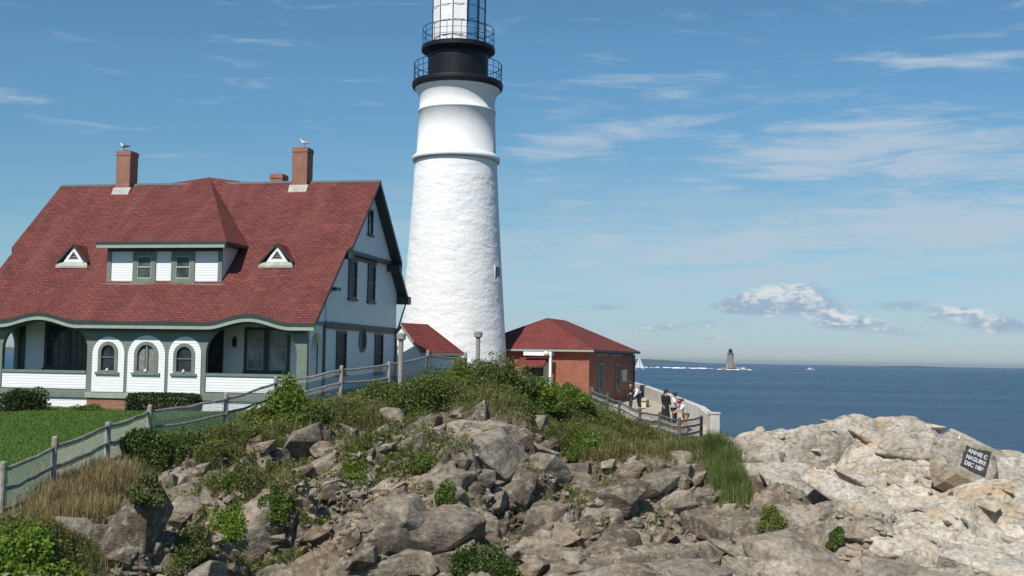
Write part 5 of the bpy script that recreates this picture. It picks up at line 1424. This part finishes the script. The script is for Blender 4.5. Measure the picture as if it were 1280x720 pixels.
# ------------------------------------------------------------------ far things
def far():
    D = 1300; b = P(913, 461, D); sc = D/FPX
    L = empty('ledge_lighthouse', (b[0], b[1], 0), 0, 'distant grey stone lighthouse standing on a ledge in the sea', 'lighthouse')
    zt = P(913, 435, D)[2]
    h = zt
    MB().lathe([(5.2, 2.0), (4.9, 5), (3.9, 12), (3.3, 17.5), (4.1, 18.0), (4.1, 18.8), (2.5, 18.9)], 24).build('tower', M['granite'], L)
    MB().lathe([(2.2, 18.8), (2.2, 21.6), (2.6, 21.7), (1.4, 23.2), (.4, 24.0), (.3, h)], 16).build('lantern', M['black'], L)
    m = MB(); m.tube((4.2, -1.5, 2), (4.2, -1.5, 13), .9, .7, 8); m.tube((-3.6, -2, 2), (-3.6, -2, 7), 1.2, .8, 8); m.build('landing', M['board'], L)
    me = hull_rock(16, 9, 4.2, 77, sub=3, npts=22, rough_=.06); a = me.color_attributes.new('Col', 'FLOAT_COLOR', 'POINT'); a.data.foreach_set('color', np.tile(np.array([.5, .2, .5, 1], np.float32), len(me.vertices)))
    o = link_mesh('ledge', me, M['rock']); o.location = (b[0]+1, b[1], -1.2); tag(o, kind='structure')
    # surf breaking along the reef
    def surf(px0, px1, py, d, hgt, seed, name='surf'):
        r2 = random.Random(seed); m = MB(); x0, x1 = P(px0, py, d)[0], P(px1, py, d)[0]; x = x0
        while x < x1:
            w = r2.uniform(4, 14); hh = hgt*r2.uniform(.3, 1.1); yy = d+r2.uniform(-12, 12)
            prof = [(x+w*math.cos(t)*.5+w*.5, yy+5*math.sin(t), 0.02) for t in [2*PI*i/9 for i in range(9)]]
            top = [(x+w*.5+w*.28*math.cos(t), yy+2.5*math.sin(t), hh*r2.uniform(.6, 1.1)) for t in [2*PI*i/9 for i in range(9)]]
            m.mesh(prof+top, [(i, (i+1) % 9, 9+(i+1) % 9, 9+i) for i in range(9)]+[tuple(range(9, 18))]); x += w*r2.uniform(.5, 1.5)
        tag(m.build(name, M['foam'], None), kind='stuff')
    surf(806, 900, 459, 1500, 1.0, 1); surf(838, 882, 460, 1420, 1.3, 2); surf(895, 932, 461, 1290, .9, 3)
    # boats
    c = P(799.5, 457, 1100)
    s = empty('sailboat', (c[0], c[1], 0), .3, 'tiny white sailboat at the horizon beside the brick building', 'sailboat')
    def hull(Lh, Bh, Hh, par):
        m = MB(); secs = []
        for u in (-1, -.6, 0, .6, 1):
            w = Bh*(1-max(0, u)**2*.98)*(.8 if u == -1 else 1); secs.append([(u*Lh, -w, Hh*(1+.25*max(0, u))), (u*Lh, -w*.6, .1), (u*Lh, 0, -.3), (u*Lh, w*.6, .1), (u*Lh, w, Hh*(1+.25*max(0, u)))])
        vs = [p for q in secs for p in q]; m.mesh(vs, [(k*5+i, k*5+i+1, k*5+i+6, k*5+i+5) for k in range(4) for i in range(4)]+[(k*5, k*5+5, k*5+9, k*5+4) for k in range(4)]+[(0, 4, 3, 2, 1)])
        m.build('hull', M['white'], par)
    hull(5, 1.5, 1.1, s); MB().tube((0, 0, 0), (0, 0, 13), .12, .08).build('mast', M['steel'], s)
    MB().mesh([(-.1, 0, 1.8), (-4.6, .3, 2), (-.1, 0, 12.8), (-.1, .06, 1.8), (-4.6, .36, 2), (-.1, .06, 12.8)], [(0,1,2),(5,4,3),(0,3,4,1),(1,4,5,2),(2,5,3,0)]).build('sail', M['white'], s)
    MB().mesh([(.3, 0, 11), (4.9, .2, 1.5), (.5, .5, 1.8), (.3, .06, 11), (4.9, .26, 1.5), (.5, .56, 1.8)], [(0,1,2),(5,4,3),(0,3,4,1),(1,4,5,2),(2,5,3,0)]).build('sail', M['white'], s)
    for px, py, d, rz_, lab in ((1013, 457, 1500, .1, 'small white motorboat far out on the sea'), (930, 461.3, 1250, 0, 'small white motorboat just right of the distant lighthouse')):
        c = P(px, py, d); s = empty('motorboat', (c[0], c[1], 0), rz_, lab, 'boat'); hull(5.5, 1.7, 1.3, s)
        MB().box((-2.5, -1.2, 1.2), (1.5, 1.2, 3.0)).build('cabin', M['white'], s); MB().box((-.5, -1.22, 2.0), (1.52, 1.22, 2.6)).build('cabin_window', M['glass'], s)
    # far land
    def land(px0, px1, d, hmax, seed, name, shape):
        n = 60; m = MB(); x0, x1 = P(px0, 450, d)[0], P(px1, 450, d)[0]; pr = None
        for i in range(n+1):
            t = i/n; x = x0+(x1-x0)*t; h = hmax*shape(t)*(1+.35*float(fbm(np.array([t*9.]), np.array([seed*1.]), seed, 4)[0])); h = max(.3, h)
            cur = [(x, d-120, -1), (x, d-40, h*.6), (x, d+40, h), (x, d+300, -1)]
            if pr:
                for q in range(3): m.face([pr[q], cur[q], cur[q+1], pr[q+1]])
            pr = cur
        tag(m.build(name, M['farland'], None, True), kind='structure')
    land(700, 905, 6500, 30, 4, 'distant_shore', lambda t: min(1, (1-t)*1.6)**1.2)
    land(1105, 1185, 5200, 7, 6, 'distant_island', lambda t: math.sin(PI*t)**.6)
    land(-80, 60, 5200, 30, 9, 'distant_coast', lambda t: .9)
far()

# ------------------------------------------------------------------ air
def haze():
    t = NT('air'); t.n.remove(t.b); v = t.new('ShaderNodeVolumePrincipled')
    v.inputs['Color'].default_value = (.80, .88, .96, 1); v.inputs['Density'].default_value = HAZE; v.inputs['Anisotropy'].default_value = .3
    t.link(v.outputs[0], t.out.inputs['Volume'])
    m = MB(); m.box((-SEA-500, -260, -8), (SEA+500, SEA+500, 34)); tag(m.build('haze', t.m, None), kind='stuff')
HAZE = 8e-5
haze()

# ------------------------------------------------------------------ light and sky
SUN_AZ, SUN_EL = R(25), R(48)      # sun behind the camera, 25 degrees to its left
sdir = Vector((-math.sin(SUN_AZ)*math.cos(SUN_EL), -math.cos(SUN_AZ)*math.cos(SUN_EL), math.sin(SUN_EL)))
sl = bpy.data.lights.new('sun', 'SUN'); sl.energy = 4.7; sl.angle = R(.53); sl.color = (1, .955, .89)
so_ = bpy.data.objects.new('sun', sl); COL.objects.link(so_); so_.rotation_euler = sdir.to_track_quat('Z', 'Y').to_euler()

world = bpy.data.worlds.new('World'); scene.world = world; world.use_nodes = True
def sky():
    nt = world.node_tree; nt.nodes.clear(); N, Lk = nt.nodes, nt.links
    def mth(op, a, b=None):
        m = N.new('ShaderNodeMath'); m.operation = op
        for i, v in enumerate((a, b)):
            if v is None: continue
            if isinstance(v, (int, float)): m.inputs[i].default_value = v
            else: Lk.new(v, m.inputs[i])
        return m.outputs[0]
    def mix(f, a, b):
        m = N.new('ShaderNodeMix'); m.data_type = 'RGBA'
        Lk.new(f, m.inputs[0])
        for s_, v in ((m.inputs[6], a), (m.inputs[7], b)):
            if isinstance(v, tuple): s_.default_value = (*v, 1)
            else: Lk.new(v, s_)
        return m.outputs[2]
    st = N.new('ShaderNodeTexSky'); st.sky_type = 'NISHITA'; st.sun_disc = False
    st.sun_elevation = SUN_EL; st.sun_rotation = math.atan2(sdir.x, sdir.y); st.altitude = 0; st.air_density = 1.0; st.dust_density = .1; st.ozone_density = 2.5
    tc = N.new('ShaderNodeTexCoord'); sp = N.new('ShaderNodeSeparateXYZ'); Lk.new(tc.outputs['Generated'], sp.inputs[0])
    az = mth('MULTIPLY', mth('ARCTAN2', sp.outputs[0], sp.outputs[1]), 180/PI); el = mth('MULTIPLY', mth('ARCSINE', sp.outputs[2]), 180/PI)
    cb = N.new('ShaderNodeCombineXYZ'); Lk.new(az, cb.inputs[0]); Lk.new(el, cb.inputs[1])
    def noise(sx, sy, detail, rough, rot=0, off=0, dist=0):
        mp = N.new('ShaderNodeMapping'); mp.inputs['Scale'].default_value = (sx, sy, 1); mp.inputs['Rotation'].default_value = (0, 0, rot); mp.inputs['Location'].default_value = (off, off*.7, off)
        Lk.new(cb.outputs[0], mp.inputs[0]); n = N.new('ShaderNodeTexNoise'); n.inputs['Scale'].default_value = 1; n.inputs['Detail'].default_value = detail; n.inputs['Roughness'].default_value = rough; n.inputs['Distortion'].default_value = dist
        Lk.new(mp.outputs[0], n.inputs['Vector']); return n.outputs['Fac']
    def blob(a0, e0, wa, we, tilt=0.0):
        da = mth('SUBTRACT', az, a0); de = mth('SUBTRACT', mth('SUBTRACT', el, e0), mth('MULTIPLY', da, tilt))
        q = mth('ADD', mth('POWER', mth('ABSOLUTE', mth('DIVIDE', da, wa)), 2), mth('POWER', mth('ABSOLUTE', mth('DIVIDE', de, we)), 2))
        return mth('EXPONENT', mth('MULTIPLY', q, -1))
    def ss(v, a, b):
        m = N.new('ShaderNodeMapRange'); m.interpolation_type = 'SMOOTHSTEP'; m.inputs[1].default_value = a; m.inputs[2].default_value = b; Lk.new(v, m.inputs[0]); return m.outputs[0]
    def total(bl):
        t = None
        for amp, *b in bl: x = mth('MULTIPLY', blob(*b), amp); t = x if t is None else mth('ADD', t, x)
        return t
    # thin cirrus streaks: (amp, azimuth, elevation, half widths, tilt)
    cir = total([(1.0, 21.5, 14.3, 4.2, .45, -.03), (.75, 15, 10.6, 6.5, 1.3, .12), (.8, 22, 9.6, 8, 1.6, .0), (.55, 6, 11.5, 4.5, .8, .22), (.5, 1, 10.3, 4, 1.0, .12), (.6, 22, 17.5, 5, .8, 0), (.35, 5, 13.5, 7, .7, .05),
                 (.55, 14, 6.6, 14, 1.1, .03), (.5, 4, 6.0, 6, .8, -.1), (.45, -22.5, 11.6, 2.6, .35, -.04), (.95, 23, 6.2, 9, 1.5, .02), (.6, 9, 5.4, 7, .9, .04), (.5, 3, 8.4, 5, .8, .1)])
    n = noise(.22, 1.5, 8, .62, .12, 3, .6)
    c1 = mth('MULTIPLY', ss(mth('ADD', mth('MULTIPLY', n, 1.2), mth('MULTIPLY', cir, .45)), .64, 1.15), .8)
    veil = mth('MULTIPLY', mth('MULTIPLY', blob(12, 5.0, 30, 3.6), ss(noise(.10, .8, 8, .62, .02, 9), .28, .62)), .72)
    low = mth('MULTIPLY', ss(mth('MULTIPLY', el, -1), -5, -.3), .05)
    c1 = mth('MAXIMUM', c1, mth('ADD', veil, low))
    # low heaped clouds
    cum = total([(1.4, 13.0, 3.0, 2.6, .58, .03), (1.15, 13.9, 3.4, 1.3, .6, 0), (.8, 11.3, 2.7, 1.2, .28, 0), (1.1, 16.6, 2.0, 1.9, .40, 0), (.8, 15.6, 2.6, 1.2, .34, 0), (.95, 21.3, 2.5, 1.8, .42, 0), (1.0, 23.3, 1.9, 1.8, .40, 0), (.5, 19.2, 1.5, 1.6, .25, 0),
                 (.6, 7.2, 1.7, 2.0, .3, 0), (.65, 5.0, 2.7, 1.8, .22, 0), (.7, 18.6, 2.9, 1.4, .28, 0), (.6, 10.2, 1.9, 1.6, .26, 0), (.45, 4.3, 3.4, 1.6, .18, 0), (.45, 3.2, 1.8, 1.5, .3, 0), (.4, 10, 1.2, 3, .25, 0)])
    n2 = noise(1.0, 2.2, 9, .62, 0, 21, .35); dens = mth('ADD', mth('MULTIPLY', n2, .9), mth('MULTIPLY', cum, .62))
    c2 = mth('MULTIPLY', ss(dens, .60, 1.06), .88)
    # sunlit tops, greyer undersides
    n2b = noise(1.0, 2.2, 9, .62, 0, 21.3, .35)
    lit = ss(mth('ADD', mth('MULTIPLY', mth('SUBTRACT', n2, n2b), 2.2), mth('MULTIPLY', total([(1, 13.0, 3.65, 2.0, .5, .06), (.8, 16.8, 2.35, 1.8, .3, 0), (.7, 22.5, 2.6, 3, .4, 0)]), .5)), -.05, .55)
    K = 1/SKY
    hs = N.new('ShaderNodeMix'); hs.data_type = 'RGBA'; hs.blend_type = 'MULTIPLY'; hs.inputs[0].default_value = 1; Lk.new(st.outputs[0], hs.inputs[6]); Lk.new(mix(ss(el, 6.5, 14.5), mix(ss(el, -.5, 6.5), (.47, .58, .82), (.50, .74, .81)), (.57, .85, .93)), hs.inputs[7])
    col = mix(c1, hs.outputs[2], (.46*K, .55*K, .645*K))
    cc = mix(lit, (.30*K, .41*K, .54*K), (.70*K, .72*K, .73*K))
    col = mix(c2, col, cc)
    bg = N.new('ShaderNodeBackground'); bg.inputs[1].default_value = SKY; Lk.new(col, bg.inputs[0])
    out = N.new('ShaderNodeOutputWorld'); Lk.new(bg.outputs[0], out.inputs[0])
SKY = .10
sky()

vs_ = scene.view_settings
scene.display_settings.display_device = 'sRGB'
vs_.view_transform = 'Standard'; vs_.look = 'None'; vs_.exposure = 0.08; vs_.gamma = 1.0; vs_.use_curve_mapping = False
scene.render.engine = 'CYCLES'
scene.cycles.use_denoising = True
scene.cycles.max_bounces = 6; scene.cycles.transparent_max_bounces = 12; scene.cycles.volume_bounces = 0
scene.render.resolution_x, scene.render.resolution_y = 1024, 576
